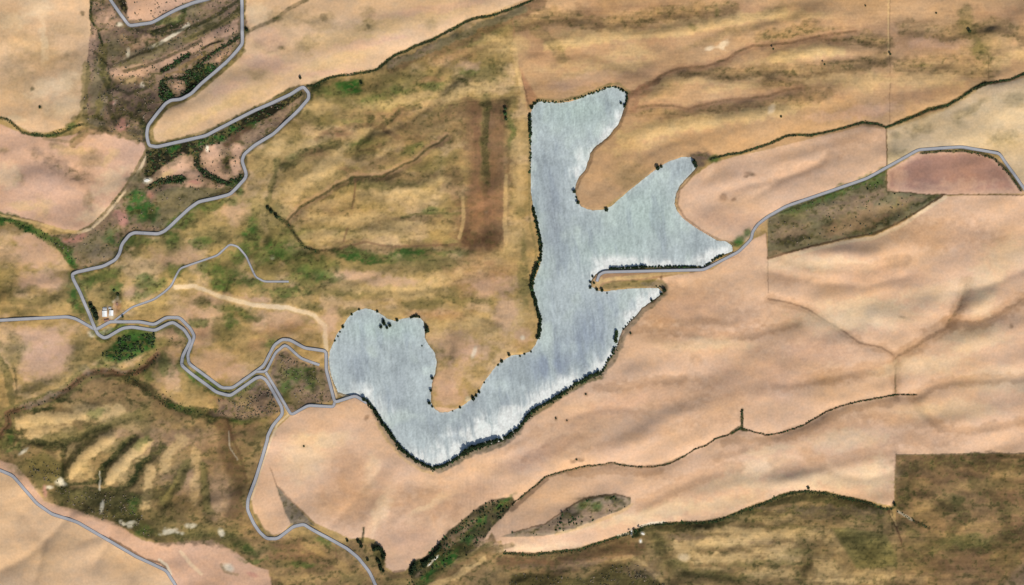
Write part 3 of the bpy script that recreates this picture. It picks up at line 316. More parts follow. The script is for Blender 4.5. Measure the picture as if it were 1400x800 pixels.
# ------------------------------------------------------------------ relief
hz = (fbm(GX / 170, GY / 110, 4, 3) - .5) * 34
ang = math.radians(-14); RU = GX * math.cos(ang) + GY * math.sin(ang); RV = -GX * math.sin(ang) + GY * math.cos(ang)
tanm = sm(.055, .13, rough)                      # 0 on tilled fields, 1 on rough pasture
hz += (fbm(RU / 120, RV / 42, 8, 2) - .5) * (34 + 14 * sm(650, 800, GX) * (1 - sm(150, 260, GY)))
hz += (fbm(GX / 34, GY / 22, 13, 3) - .5) * (3 + 13 * tanm)
hz += (fbm((RU + 8 * n1) / 20, (RV + 8 * n2) / 11, 22, 2) - .5) * 9 * tanm
VAL = [  # depth, width, line : swales and ravines (negative = ridge)
 (7,9,D_L1),(5,7,D_L2),(6,12,D_L4),(6,11,D_L5),(6,12,D_L6),(7,15,D_L6B),(6,14,D_L6C),(6,9,D_L7),(6,10,D_L8),(6,8,D_HILL),(5,10,D_OUT),(6,8,D_RAV),(6,9,D_RAV2),
 (5,14,'860,450 900,449 940,455 985,462 1040,455 1090,440'),(4,12,'820,530 860,528 890,520 930,518'),(5,16,'1060,525 1100,522 1140,515 1180,505 1220,500'),
 (4,14,'1060,350 1110,365 1180,370 1240,355'),(5,13,'1255,542 1280,525 1320,520 1400,516'),(4,10,'1245,545 1265,565 1285,585 1320,590 1400,575'),
 (4,14,'1060,640 1100,636 1130,635 1170,625 1220,615'),(4,14,'880,690 920,670 960,650 1010,640'),(-5,16,'1300,470 1360,455 1400,450'),(-5,14,'1335,415 1360,405'),
 (4,10,'1000,45 1040,32 1080,20'),(5,9,'387,232 405,222 420,210 436,204 460,196'),(5,8,'380,218 375,240 370,257 366,278'),
 (7,8,'180,600 160,618 143,636 136,655 110,662 84,665'),(7,8,'205,625 190,640 180,660 165,669 140,672 118,667'),(6,8,'88,615 84,640 84,665'),(5,9,'255,635 242,662 225,685'),(5,9,'278,640 283,690 290,700'),(5,9,'10,600 50,605 90,608 120,592 150,582'),
 (5,9,'490,200 510,180 530,165 550,150 575,145'),(4,8,'430,190 450,180 480,172 520,172 545,190'),(5,14,'664,132 661,180 664,230 662,270 658,330'),
 (5,12,'730,72 800,70 870,100 900,104'),(4,9,'1100,85 1160,82 1212,78'),(4,10,'380,26 420,60 440,90'),(4,12,'500,10 505,40 520,60'),
 (4,12,'520,640 480,690 450,720'),(-5,14,'540,640 530,680 495,725'),(4,12,'600,650 620,690 600,740'),(-4,10,'1060,355 1090,350 1150,345 1200,350'),
 (3,10,'305,355 310,385 300,410'),(4,10,'345,300 340,330 350,360'),(4,12,'60,30 50,80 70,120 60,160'),(4,12,'80,215 110,240 120,280'),
 (-4,16,'240,165 300,140 380,100 470,60 600,20'),(4,10,'20,300 75,330 100,365'),(5,10,'100,700 40,760 0,780'),(4,10,'180,780 150,730 110,740'),
 (-5,6,'800,379 840,378 900,374 960,372'),(-4,4,'446,480 446,505 458,550 486,541 502,551'),(3,6,'378,663 395,682 430,715'),(4,10,GSTRIP[:0]+'575,800 615,757 650,720 690,688'),
 (-4,14,'640,450 620,500 615,545'),(-4,16,'950,260 1030,240 1120,210 1190,195'),(4,10,'1130,215 1070,245 1030,270'),(5,14,'1240,280 1150,300 1060,325'),(6,20,'140,60 145,120 160,160'),(6,20,'230,240 290,225 330,200'),
 (6,10,'706,34 760,22 830,34 900,20 1000,10'),(6,10,'1040,56 1100,46 1160,50 1212,60'),(5,9,'930,98 1000,104 1060,94 1090,100 1150,94 1212,82'),(5,9,'750,80 800,74 850,84'),(-6,9,'750,60 850,50 920,44 990,30 1070,17'),(-6,9,'1060,80 1110,70 1160,68'),(-6,9,'850,190 930,172 1010,160 1080,150'),(5,8,'1240,40 1300,50 1360,35 1400,50'),(5,10,'1235,92 1300,87 1350,97'),
 (6,8,'470,150 500,160 505,185'),(6,8,'620,110 590,140 560,165 520,180'),(6,8,'640,95 620,112'),(5,8,'600,195 570,205 545,200 520,215 490,212'),(6,9,'425,372 450,380 480,384 510,378'),(6,9,'330,290 340,320 345,345'),(6,9,'300,360 308,385 300,405'),(5,8,'235,310 236,335 225,350'),(5,8,'315,435 305,455 312,475'),(5,9,'200,382 180,395 160,400'),(-5,9,'375,265 420,240 450,230'),(-5,9,'430,330 470,315 540,318'),(-5,8,'540,262 570,255 600,245'),
 (7,9,'610,440 615,480 605,520'),(5,8,'640,400 650,430 680,440'),(5,8,'500,395 560,400 600,392'),(5,9,'590,110 600,90 640,75'),
 (7,8,'222,692 236,665 250,640'),(6,8,'283,700 280,660 276,638'),(6,10,'300,560 310,610 325,660'),(-6,8,'95,648 108,632 125,615 150,600'),(-6,8,'150,655 162,640 185,615 200,605'),(-5,8,'25,578 60,570 95,572 130,562'),(5,8,'400,740 410,765 440,780'),
 (6,10,'1137,722 1180,745 1210,770'),(6,9,'1232,684 1245,676 1262,674 1300,690'),(5,9,'1240,770 1300,750 1360,745'),(5,9,'1250,640 1320,645 1400,655'),(6,9,'900,740 915,770 950,785 1010,790'),(5,9,'1040,715 1090,705 1150,705'),(5,8,'1095,730 1105,760 1095,790'),(5,9,'700,790 780,775 840,770 880,780 905,800'),
 (6,14,'1050,370 1110,385 1180,392 1240,378'),(-6,16,'1130,350 1180,350 1240,330'),(6,12,'1310,400 1350,390 1400,370'),(-6,14,'1200,430 1240,440 1280,420'),(5,12,'930,390 950,430 1000,440'),(5,12,'780,570 830,555 880,560'),(-5,14,'880,590 950,560 1000,545'),(5,12,'1070,650 1120,640 1180,655 1220,648'),(-5,12,'960,680 1040,660 1100,655'),
 (5,10,'990,260 1060,245 1120,225'),(4,12,'20,60 60,80 100,70'),(5,10,'60,220 90,240 130,245'),(5,10,'30,700 60,740 50,790'),(5,10,'130,770 150,740 180,790'),
 (4,12,'150,330 190,280 220,250'),
]
for dep, wd, ln in VAL:
    dep *= 1.3
    p = pts(ln); sl = window(p, wd * 3.2); d = segd(GX[sl] + 3 * n1[sl], GY[sl] + 3 * n2[sl], p)
    if dep > 0: hz[sl] -= dep * (1.5 * np.exp(-np.abs(d) / (wd * .8)))
    else: hz[sl] -= dep * 1.4 * np.exp(-(d / wd) ** 2)
# low ground of the wetlands, and rough small relief where vegetation stands
def blur(a, k, it=2):
    ker = np.ones(2 * k + 1, np.float32) / (2 * k + 1)
    for _ in range(it):
        for ax in (0, 1):
            a = np.apply_along_axis(lambda v: np.convolve(np.pad(v, k, 'edge'), ker, 'valid'), ax, a)
    return a
hz = blur(hz.astype(np.float32), 2)
hz += (fbm(GX / 6, GY / 6, 16, 3) - .5) * 12 * np.maximum(rough - .07, 0)
def smax(a, b): return .5 * (a + b + np.sqrt((a - b) ** 2 + 30)) - 1.2 * (1 - sm(14, 60, LD))
fade = 1 - np.exp(-LD / 22)
land = 2.2 * (1 - np.exp(-LD / 1.6)) + 5 * fade + smax(hz * fade, -4.2 * fade - 56 * sm(14, 60, LD))
land = np.where(LD < 14, np.maximum(land, .8 + .05 * LD), land)
land = np.where(LD < .9, LD * .5, land)
hh = np.where(INL, -.4 - np.minimum(LD * .4, 4), land).astype(np.float32)

# ------------------------------------------------------------------ fine colour variation of soil and plants
vegn = fbm(GX / 5, GY / 3.6, 21, 4)
for cn_, lo, k_ in (('olive', .5, 1.0), ('dkg', .6, 1.5)):
    a_ = (sm(lo, lo + .16, vegn + .25 * (WID - .5)) * np.clip((rough - .07) * 2.6 * k_, 0, .62))[..., None]
    col[:] = col * (1 - a_) + s2l(COL[cn_]) / K * a_
g1 = fbm(GX / 2.6, GY / 2.2, 17, 3) - .5; g2 = fbm(GX / 9, GY / 6, 20, 4) - .5
st = fbm(GX / 26, GY / 1.6, 6, 2) - .5; sv = fbm(GX / 1.8, GY / 30, 10, 2) - .5
hmask = sm(600, 760, GX) * (1 - sm(150, 190, GY - (GX - 700) * -.05)) + sm(640, 740, GY) * sm(680, 760, GX) + .35
vmask = sm(600, 640, GX) * (1 - sm(700, 730, GX)) * .9
mul = 1 + rough * (2.4 * g1 + 2.6 * g2) + (.34 * st * np.clip(hmask, 0, 1)) * np.clip(rough * 8, .25, 1.2) + .16 * sv * vmask + .07 * g2 + .26 * (fbm(GX / 36, GY / 16, 18, 3) - .5)
tint = fbm(GX / 60, GY / 40, 14, 4) - .5
mul = np.clip(mul, .35, 1.7)[..., None]
col = col * mul
col[..., 0] *= 1 + .12 * tint + .1 * g2; col[..., 2] *= 1 - .3 * tint - .12 * g2
col = np.clip(col, .004, .8)
db = (np.exp(-LD / 2.0) * .65 * sm(.35, .6, fbm(GX / 9, GY / 9, 4, 2)) * (LD < 20))[..., None]
col = col * (1 - db) + s2l((150, 134, 104)) / K * db
# marshy bed under the water
bed = s2l((90, 90, 76)) / K; col[INL] = bed

def height_at(x, y):
    x = np.atleast_1d(np.asarray(x, float)); y = np.atleast_1d(np.asarray(y, float))
    i = np.clip(np.searchsorted(XS, x) - 1, 0, W - 2); j = np.clip(np.searchsorted(YS, y) - 1, 0, H - 2)
    fx = (x - XS[i]) / (XS[i + 1] - XS[i]); fy = (y - YS[j]) / (YS[j + 1] - YS[j])
    return (hh[j, i] * (1 - fx) + hh[j, i + 1] * fx) * (1 - fy) + (hh[j + 1, i] * (1 - fx) + hh[j + 1, i + 1] * fx) * fy

# ------------------------------------------------------------------ materials
def new_mat(name):
    m = bpy.data.materials.new(name); m.use_nodes = True; nt = m.node_tree
    return m, nt, nt.nodes['Principled BSDF']
def plain(name, c, rough=.9, noise=.15, scale=.3, spec=.2, metal=0):
    m, nt, b = new_mat(name); c = list(c)
    tc = nt.nodes.new('ShaderNodeTexCoord'); n = nt.nodes.new('ShaderNodeTexNoise'); n.inputs['Scale'].default_value = scale; n.inputs['Detail'].default_value = 4
    nt.links.new(tc.outputs['Object'], n.inputs['Vector'])
    r = nt.nodes.new('ShaderNodeValToRGB'); r.color_ramp.elements[0].position = .3; r.color_ramp.elements[1].position = .7
    r.color_ramp.elements[0].color = [v * (1 - noise) for v in c] + [1]; r.color_ramp.elements[1].color = [min(1, v * (1 + noise)) for v in c] + [1]
    nt.links.new(n.outputs['Fac'], r.inputs['Fac']); nt.links.new(r.outputs['Color'], b.inputs['Base Color'])
    b.inputs['Roughness'].default_value = rough; b.inputs['Specular IOR Level'].default_value = spec; b.inputs['Metallic'].default_value = metal
    return m
def attr_mat(name, rough, spec, amt, scale, bump=0, bscale=.1):
    m, nt, b = new_mat(name)
    a = nt.nodes.new('ShaderNodeAttribute'); a.attribute_name = 'soil'
    tc = nt.nodes.new('ShaderNodeTexCoord'); n = nt.nodes.new('ShaderNodeTexNoise'); n.inputs['Scale'].default_value = scale; n.inputs['Detail'].default_value = 6
    nt.links.new(tc.outputs['Object'], n.inputs['Vector'])
    mr = nt.nodes.new('ShaderNodeMapRange'); mr.inputs['From Min'].default_value = .3; mr.inputs['From Max'].default_value = .7
    mr.inputs['To Min'].default_value = 1 - amt; mr.inputs['To Max'].default_value = 1 + amt
    nt.links.new(n.outputs['Fac'], mr.inputs['Value'])
    mx = nt.nodes.new('ShaderNodeVectorMath'); mx.operation = 'SCALE'
    nt.links.new(a.outputs['Color'], mx.inputs[0]); nt.links.new(mr.outputs['Result'], mx.inputs['Scale']); nt.links.new(mx.outputs[0], b.inputs['Base Color'])
    b.inputs['Roughness'].default_value = rough; b.inputs['Specular IOR Level'].default_value = spec
    if bump:
        n2_ = nt.nodes.new('ShaderNodeTexNoise'); n2_.inputs['Scale'].default_value = bscale; n2_.inputs['Detail'].default_value = 5
        mp = nt.nodes.new('ShaderNodeMapping'); mp.inputs['Scale'].default_value = (1, .3, 1)
        nt.links.new(tc.outputs['Object'], mp.inputs['Vector']); nt.links.new(mp.outputs['Vector'], n2_.inputs['Vector'])
        bp = nt.nodes.new('ShaderNodeBump'); bp.inputs['Strength'].default_value = bump; bp.inputs['Distance'].default_value = 1
        nt.links.new(n2_.outputs['Fac'], bp.inputs['Height']); nt.links.new(bp.outputs['Normal'], b.inputs['Normal'])
    return m
M_SOIL = attr_mat('soil_and_stubble', .97, .05, .08, .12)
M_WATER = attr_mat('silty_glint_water', .42, .5, .05, .15, .5, .12)

# ------------------------------------------------------------------ terrain objects
def mesh_np(name, V, F, mats, cols=None, normals=None, smooth=True, parent=None, fm=None):
    me = bpy.data.meshes.new(name); n = len(V); f = len(F); k = F.shape[1]
    me.vertices.add(n); me.vertices.foreach_set('co', V.astype(np.float32).ravel())
    me.loops.add(f * k); me.loops.foreach_set('vertex_index', F.astype(np.int32).ravel())
    me.polygons.add(f); me.polygons.foreach_set('loop_start', np.arange(0, f * k, k, dtype=np.int32))
    me.polygons.foreach_set('loop_total', np.full(f, k, np.int32))
    if fm is not None: me.polygons.foreach_set('material_index', fm.astype(np.int32))
    me.polygons.foreach_set('use_smooth', np.full(f, smooth))
    me.update(calc_edges=True)
    for m in (mats if isinstance(mats, list) else [mats]): me.materials.append(m)
    if cols is not None:
        a = me.color_attributes.new('soil', 'FLOAT_COLOR', 'POINT')
        a.data.foreach_set('color', np.concatenate([cols, np.ones((n, 1))], 1).astype(np.float32).ravel())
    if normals is not None: me.normals_split_custom_set_from_vertices(normals)
    o = bpy.data.objects.new(name, me); C.objects.link(o)
    if parent: o.parent = parent
    return o
VX = wx(GX); VY = wy(GY)
gy_, gx_ = np.gradient(hh, YS * S, XS * S)      # dz/d(down), dz/d(right)
NN = np.stack([-gx_, gy_, np.ones_like(hh)], -1); NN /= np.linalg.norm(NN, axis=-1, keepdims=True)
idx = np.arange(H * W).reshape(H, W)
quads = np.stack([idx[1:, :-1], idx[1:, 1:], idx[:-1, 1:], idx[:-1, :-1]], -1).reshape(-1, 4)
cxg = (HX[:-1, :-1] + HX[1:, 1:]) / 2; cyg = (HY[:-1, :-1] + HY[1:, 1:]) / 2
pid = np.zeros(cxg.shape, np.int32)
PARCELS = [('field', F_NW), ('field', F_W), ('field', F_SPUR), ('field', F_NE), ('field', F_E), ('field', F_TRI), ('field', F_MAIN), ('field', F_SW), ('field', F_PINK), ('field', F_SE),
           ('marsh', WET1), ('marsh', WET2), ('meadow', GRASSW), ('meadow', GSTRIP), ('meadow', LENS)]
for i, (nm, pl) in enumerate(PARCELS):
    pid[inside(cxg, cyg, pts(pl))] = i + 1
lakecells = INL[:-1, :-1] | INL[1:, 1:] | INL[:-1, 1:] | INL[1:, :-1]
pid[lakecells] = len(PARCELS) + 1
VALL = np.stack([VX, VY, hh], -1).reshape(-1, 3); NALL = NN.reshape(-1, 3); CALL = col.reshape(-1, 3); pf = pid.ravel()
for i, nm in enumerate(['ground'] + [p[0] for p in PARCELS] + ['lake_bed']):
    q = quads[pf == i]; u, inv = np.unique(q, return_inverse=True)
    o = mesh_np(nm, VALL[u], inv.reshape(-1, 4), M_SOIL, CALL[u], NALL[u]); o['kind'] = 'structure'

# ------------------------------------------------------------------ water sheet
xi = np.where((XS > 440) & (XS < 1012))[0]; yi = np.where((YS > 108) & (YS < 650))[0]
ws = (slice(yi[0], yi[-1] + 1), slice(xi[0], xi[-1] + 1))
X, Y = GX[ws], GY[ws]; SD = np.where(INL[ws], LD[ws], -LD[ws])
south = np.full(X.shape, 99.0, np.float32); run = np.full(X.shape[1], 99.0, np.float32)
for j in range(X.shape[0] - 1, -1, -1):
    run = np.where(SD[j] > 0, run + STEP, 0); south[j] = run
U = X - .12 * Y
U = U + 5 * (fbm(X / 20, Y / 14, 11, 2) - .5); st1 = fbm(U / 2.0, Y / 11, 1, 3) - .5; st2 = fbm(U / 9, Y / 14, 5, 4) - .5; pt = fbm(X / 45, Y / 38, 9, 3); sp = fbm(X / 1.7, Y / 1.9, 19, 2) - .5; pt2 = fbm(U / 11, Y / 50, 14, 3)
def lc(c): return s2l(c) / K
w = np.zeros(X.shape + (3,), np.float32) + lc((193, 203, 200))
def mixw(c, a):
    global w
    a = np.clip(a, 0, 1)[..., None]; w = w * (1 - a) + lc(c) * a
def gb(x, y, rx, ry, a=0):
    a = math.radians(a); dx, dy = X - x, Y - y; u = (dx * math.cos(a) + dy * math.sin(a)) / rx; v = (-dx * math.sin(a) + dy * math.cos(a)) / ry
    return np.exp(-(u * u + v * v))
mixw((172, 182, 181), sm(.45, .7, pt) * .8)
mixw((208, 220, 208), sm(.5, .75, fbm(X / 30 + 9, Y / 30, 3, 3)) * .7)
mixw((150, 161, 172), .8 * (gb(800, 470, 34, 60, 15) + gb(750, 500, 30, 20)) * (.5 + 1.6 * (pt2 - .2)))
mixw((160, 168, 172), .9 * (gb(755, 300, 16, 70) + .6 * gb(905, 315, 12, 40) + .5 * gb(640, 560, 20, 30) + .5 * gb(480, 500, 14, 24)+.5*gb(545,530,14,30)))
mixw((194, 211, 198), .8 * (gb(790, 150, 50, 30) + gb(880, 290, 50, 40) + gb(530, 450, 50, 16) + .8*gb(830, 345, 50, 25)+.6*gb(735, 380,14, 80)))
mixw((150, 160, 170), sm(.56, .75, pt2) * .35 * sm(5, 25, SD))
glintw = (gb(650, 598, 60, 22, -25) * 1.3 + gb(592, 628, 30, 14) * .7 + gb(755, 540, 40, 14, -30) * 1.2 + gb(830, 500, 20, 16, -50) * .9 + gb(880, 418, 26, 12, -38) * 1.3 + gb(845, 176, 22, 14, -50) * 1.1
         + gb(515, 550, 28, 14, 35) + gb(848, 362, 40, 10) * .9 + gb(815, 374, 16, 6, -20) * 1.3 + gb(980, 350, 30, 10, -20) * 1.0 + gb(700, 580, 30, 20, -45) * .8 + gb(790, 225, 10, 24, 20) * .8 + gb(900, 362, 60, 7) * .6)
glintw = np.clip(glintw * (.55 + 1.5 * sm(.35, .65, fbm(X / 14, Y / 14, 6, 2))), 0, 1.6)
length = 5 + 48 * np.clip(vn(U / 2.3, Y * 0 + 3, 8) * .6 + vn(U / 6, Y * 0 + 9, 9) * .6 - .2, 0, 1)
mixw((250, 250, 240), glintw * (np.exp(-south / length) * 1.5 + .35 * (st1 + .5) * gb(640, 590, 80, 40)))  # sun glint painted white into the water colour, streaking up from the shore
mixw((232, 236, 226), .55 * glintw * sm(.48, .7, st1 + .5))
mixw((238, 240, 228), .95 * np.exp(-(np.maximum(SD, 0) / 2.0)) * (.5 + .5 * np.clip(glintw, 0, 1)) * sm(.3, .55, fbm(X / 4, Y / 4, 2, 2)))
mixw((246, 246, 238), .8 * glintw * np.exp(-SD / 9) * sm(.5, .62, fbm(X / 5, Y / 7, 13, 3)))
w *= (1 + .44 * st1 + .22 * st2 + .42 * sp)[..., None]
w = np.clip(w, .02, .62)
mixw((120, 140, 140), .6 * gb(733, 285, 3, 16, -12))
idw = np.arange(X.size).reshape(X.shape)
qw = np.stack([idw[1:, :-1], idw[1:, 1:], idw[:-1, 1:], idw[:-1, :-1]], -1)
keep = (SD[:-1, :-1] > -3.2) & (SD[1:, 1:] > -3.2)
qw = qw[keep]; u, inv = np.unique(qw, return_inverse=True)
wv = np.stack([wx(X), wy(Y), np.zeros_like(X)], -1).reshape(-1, 3)[u]
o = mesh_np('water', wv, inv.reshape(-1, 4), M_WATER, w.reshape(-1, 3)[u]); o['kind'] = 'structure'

# ------------------------------------------------------------------ roads, canal, track
M_ROAD = plain('pale_gravel', s2l((180, 179, 180)) / K, .9, .05, .05)
M_CANAL = plain('concrete_lining', s2l((178, 177, 178)) / K, .8, .04, .04)
M_EDGE = plain('dark_verge', s2l((118, 117, 122)) / K, .95, .12, .08)
def smooth_line(s, it=2, cut=.16):
    p = pts(s).astype(float)
    for _ in range(it):
        q = [p[0]]
        for a, b in zip(p[:-1], p[1:]):
            L = np.linalg.norm(b - a); c = min(cut, 2.5 / max(L, .1))
            q.append(a + (b - a) * c); q.append(b - (b - a) * c)
        q.append(p[-1]); p = np.array(q)
    out = [p[0]]
    for a, b in zip(p[:-1], p[1:]):
        n = max(1, int(np.linalg.norm(b - a) / 2.5))
        for k in range(1, n + 1): out.append(a + (b - a) * k / n)
    return np.array(out)
def ribbon(name, s, half, mat, lift, edge=.5):
    p = smooth_line(s); t = np.gradient(p, axis=0); t /= np.linalg.norm(t, axis=1, keepdims=True) + 1e-9
    nrm = np.stack([-t[:, 1], t[:, 0]], 1)
    offs = [-half - edge - .5, -half - edge, -half, half, half + edge, half + edge + .5]
    base = np.max([height_at(p[:, 0] + nrm[:, 0] * o_, p[:, 1] + nrm[:, 1] * o_) for o_ in (-half, 0, half)], axis=0)
    for _ in range(3): base = np.maximum(base, np.convolve(np.pad(base, 1, 'edge'), [.25, .5, .25], 'valid'))
    dz = [-4.0, lift - .3, lift, lift, lift - .3, -4.0]
    V = []
    for o_, d in zip(offs, dz):
        q = p + nrm * o_; V.append(np.stack([wx(q[:, 0]), wy(q[:, 1]), base + d], 1))
    V = np.stack(V, 1); n = len(p); id_ = np.arange(n * 6).reshape(n, 6)
    F = np.stack([id_[:-1, :-1], id_[:-1, 1:], id_[1:, 1:], id_[1:, :-1]], -1)
    fm = np.tile(np.array([1, 1, 0, 1, 1]), (n - 1, 1)).ravel()
    F = F.reshape(-1, 4)
    o = mesh_np(name, V.reshape(-1, 3), F, [mat, M_EDGE], fm=fm, smooth=False); o['kind'] = 'structure'
    return o
ribbon('road', WESTROAD, 1.75, M_ROAD, 1.1); ribbon('road', SWROAD, 1.75, M_ROAD, 1.1); ribbon('road', NEROAD, 1.6, M_ROAD, 1.1)
ribbon('canal', CANAL, 1.85, M_CANAL, 1.3); ribbon('canal', LATERAL, 1.8, M_CANAL, 1.3)
ribbon('road', DAMLOOP, 1.5, M_ROAD, 1.0); ribbon('road', DAMTOE, 1.6, M_ROAD, .9); ribbon('path', TRACK, 1.1, M_ROAD, .8, .3)

# ------------------------------------------------------------------ trees
M_LEAF = [plain('dark_foliage', c, .95, .35, .6, .05) for c in ((.02, .032, .014), (.03, .045, .018), (.042, .062, .024), (.05, .09, .03))]
M_BARK = plain('bark', (.09, .07, .05), .95, .2, 1)
def crown_mesh(name, seed, mat, n=260):
    r = np.random.RandomState(seed)
    lobes = [(0, 0, .58, .34)] + [(.25 * math.cos(a) * r.uniform(.7, 1.2), .25 * math.sin(a) * r.uniform(.7, 1.2), r.uniform(.38, .72), r.uniform(.18, .27)) for a in np.arange(0, 6.28, 1.05) + r.rand()] + [(r.uniform(-.1, .1), r.uniform(-.1, .1), .84, .17)]
    V, F = [], []
    for k in range(n):
        lx, ly, lz, lr = lobes[r.randint(len(lobes))]
        d = r.normal(size=3); d /= np.linalg.norm(d); c = np.array([lx, ly, lz]) + d * lr * r.uniform(.55, 1.08)
        a = r.normal(size=3); a /= np.linalg.norm(a); b = np.cross(a, d + r.normal(size=3) * .4); b /= np.linalg.norm(b) + 1e-6
        s = r.uniform(.05, .11); i = len(V)
        V += [c - a * s - b * s * .6, c + a * s - b * s * .7, c + a * s * .8 + b * s, c - a * s * .7 + b * s * .8]; F.append((i, i + 1, i + 2, i + 3))
    return np.array(V), np.array(F)
def trunk_mesh():
    V, F = [], []
    def tube(a, b, ra, rb, k=6):
        i = len(V); a, b = np.array(a), np.array(b)
        for c, rr in ((a, ra), (b, rb)):
            for j in range(k): V.append(c + rr * np.array([math.cos(j * 2 * math.pi / k), math.sin(j * 2 * math.pi / k), 0]))
        for j in range(k): F.append((i + j, i + (j + 1) % k, i + k + (j + 1) % k, i + k + j))
    tube((0, 0, -.12), (0.01, 0, .45), .045, .03); tube((.01, 0, .45), (0, .02, .85), .03, .008)
    for j in range(4):
        a = j * 1.6 + .4; tube((0, 0, .3 + .06 * j), (.26 * math.cos(a), .26 * math.sin(a), .55 + .06 * j), .02, .006, 5)
    return np.array(V), np.array(F)
protos = []
for i in range(8):
    root = bpy.data.objects.new('tree', None)
    v, f = crown_mesh('crown', 40 + i, None)
    mt = M_LEAF[(0, 0, 0, 1, 1, 1, 2, 3)[i]]
    cr = mesh_np('crown', v, f, mt, smooth=False); tv, tf = trunk_mesh(); tk = mesh_np('trunk', tv, tf, M_BARK)
    C.objects.unlink(cr); C.objects.unlink(tk)
    protos.append((cr, tk))
TR = random.Random(5); ntree = 0
def tree(x, y, rad, label, group=None, tone=None, name='tree', cat='tree', hf=1.0, bush=None):
    """rad in plan units"""
    global ntree
    if bush is None: bush = rad < 1.95
    if bush:
        name = cat = 'bush'; hf *= .7
        label = label.replace('bush-like tree', 'bush').replace('little trees', 'little bushes').replace('trees', 'bushes').replace('tree cluster', 'dark cluster').replace('tree', 'bush')
        group = group and group.replace('trees', 'bushes')
    else: ntree += 1
    cr, tk = protos[{None: TR.choice([0, 1, 2, 3, 4]), 'dark': TR.choice([0, 1, 2]), 'mid': TR.choice([3, 4, 5]), 'green': TR.choice([6, 6, 7])}[tone]]
    root = bpy.data.objects.new(name, None); C.objects.link(root)
    z = float(max(height_at(x, y)[0], -.6)); root.location = (wx(x), wy(y), z - .1)
    s = rad * S / .5; root.scale = (s, s, s * TR.uniform(.75, 1.0) * hf); root.rotation_euler = (0, 0, TR.uniform(0, 6.28))
    for src in (cr, tk):
        c = src.copy(); C.objects.link(c); c.parent = root; c.name = ('foliage' if src is cr else 'stem') if bush else ('crown' if src is cr else 'trunk')
    root['label'] = label; root['category'] = cat
    if group: root['group'] = group
    return root
def row(s, step, r0, r1, jit, label, group, tone=None, keep=1.0, hf=1.0):
    p = pts(s).astype(float); L = np.r_[0, np.cumsum(np.linalg.norm(np.diff(p, axis=0), axis=1))]
    d = 0.0
    while d <= L[-1]:
        x = np.interp(d, L, p[:, 0]); y = np.interp(d, L, p[:, 1])
        if TR.random() < keep: tree(x + TR.uniform(-jit, jit), y + TR.uniform(-jit, jit), TR.uniform(r0, r1), label, group, tone, hf=hf, bush=r1 < 2.05)
        d += step * TR.uniform(.7, 1.3)
row('497,545 507,553 515,565 522,577 530,588 537,598 548,612 558,622 570,630 582,636 592,639', 3.0, 2.0, 3.1, .9, 'dark green tree in the dense row along the southwest shore below the western bay', 'trees along the southwest shore', 'dark')
row('594,639 606,636 618,630 630,622 645,614', 3.2, 1.6, 2.6, .7, 'dark small tree in the shore row at the southernmost bend of the reservoir', 'trees at the southern bend', 'dark')
row('634,618 645,612 662,607 675,604 684,600', 2.6, 2.5, 3.8, 1.2, 'tall dark tree in the thick clump behind the brightest glint on the south shore', 'trees behind the bright glint', 'dark', hf=1.25)
row('690,599 702,592 710,584 717,574 726,563 738,555 750,549 765,540 777,531', 3.3, 2.0, 3.3, .9, 'dark tree in the row on the southeast shore, beside the open tan field', 'trees along the southeast shore', 'dark')
row('786,524 797,520', 3.5, 1.8, 2.4, .6, 'small dark tree closing the northern end of the southeast shore row', 'trees ending the southeast row')
row('800,518 808,514 816,511 820,508', 2.6, 2.6, 3.8, 1.0, 'grey-green tree in the rounded clump on the small point of the east shore', 'trees on the east point', 'mid')
row('843,454 842,462 841,468', 3, 2.6, 3.6, .8, 'green tree in the short upright clump standing off the east shore', 'trees standing off the east shore', 'green')
row('840,476 837,484 832,491', 4, 1.4, 2.1, .5, 'small dark tree on the steep east shore between the two green clumps', 'small trees of the east shore')
row('852,450 860,440 866,434', 4, .9, 1.4, .5, 'very small bush-like tree on the straight east shore, north of the green clump', 'little trees north of the green clump')
row('729,284 732,300 737,318 740,335 740,347 738,357', 3.1, 1.8, 2.9, .8, 'dark tree in the long row on the west shore, above the road tip', 'trees of the west shore row', 'dark')
row('734,364 731,372 728,380 727,388 726,394', 3.6, 2.6, 3.6, .6, 'round dark tree in the spaced row on the west shore opposite the road tip', 'round trees opposite the road tip', 'dark')
row('729,401 732,414 736,428 739,440 738,452 735,463', 2.9, 2.2, 3.4, .9, 'dark tree in the dense west shore row just north of the peninsula neck', 'trees north of the peninsula neck', 'dark')
row('725,155 724,164 725,173 726,186', 3.4, 1.6, 3.2, .9, 'dark tree in the broken row on the upper west shore of the northern arm', 'trees of the upper west shore', 'dark')
row('727,148 732,141 738,138', 3, 1.6, 2.4, .6, 'dark tree at the northwest corner of the northern arm', 'trees at the northwest corner')
row('797,132 806,128 818,124 830,119 838,118', 4.6, 1.0, 1.7, .5, 'small tree in the thin line along the north tip of the northern arm', 'small trees on the north tip')
row('842,119 850,122 857,127 857,136 853,147', 3.6, 1.3, 2.2, .5, 'dark little tree round the northeast corner of the northern arm', 'trees round the northeast corner', 'dark')
row('834,367 845,367 856,366 866,366 876,365 884,365', 2.7, 1.5, 2.5, .6, 'dark tree in the hedge-like row between the road embankment and the water', 'trees along the embankment', 'dark', .92, hf=1.2)
row('888,365 900,364 915,364 930,364 943,365 955,366', 3.6, 1.0, 1.8, .4, 'low dark tree of the thinner eastern part of the embankment row', 'low trees of the embankment', 'dark')
row('958,366 968,361 976,355 988,349', 4.2, 1.2, 1.9, .6, 'small dark tree where the embankment road meets the eastern inlet', 'trees at the embankment root', 'dark')
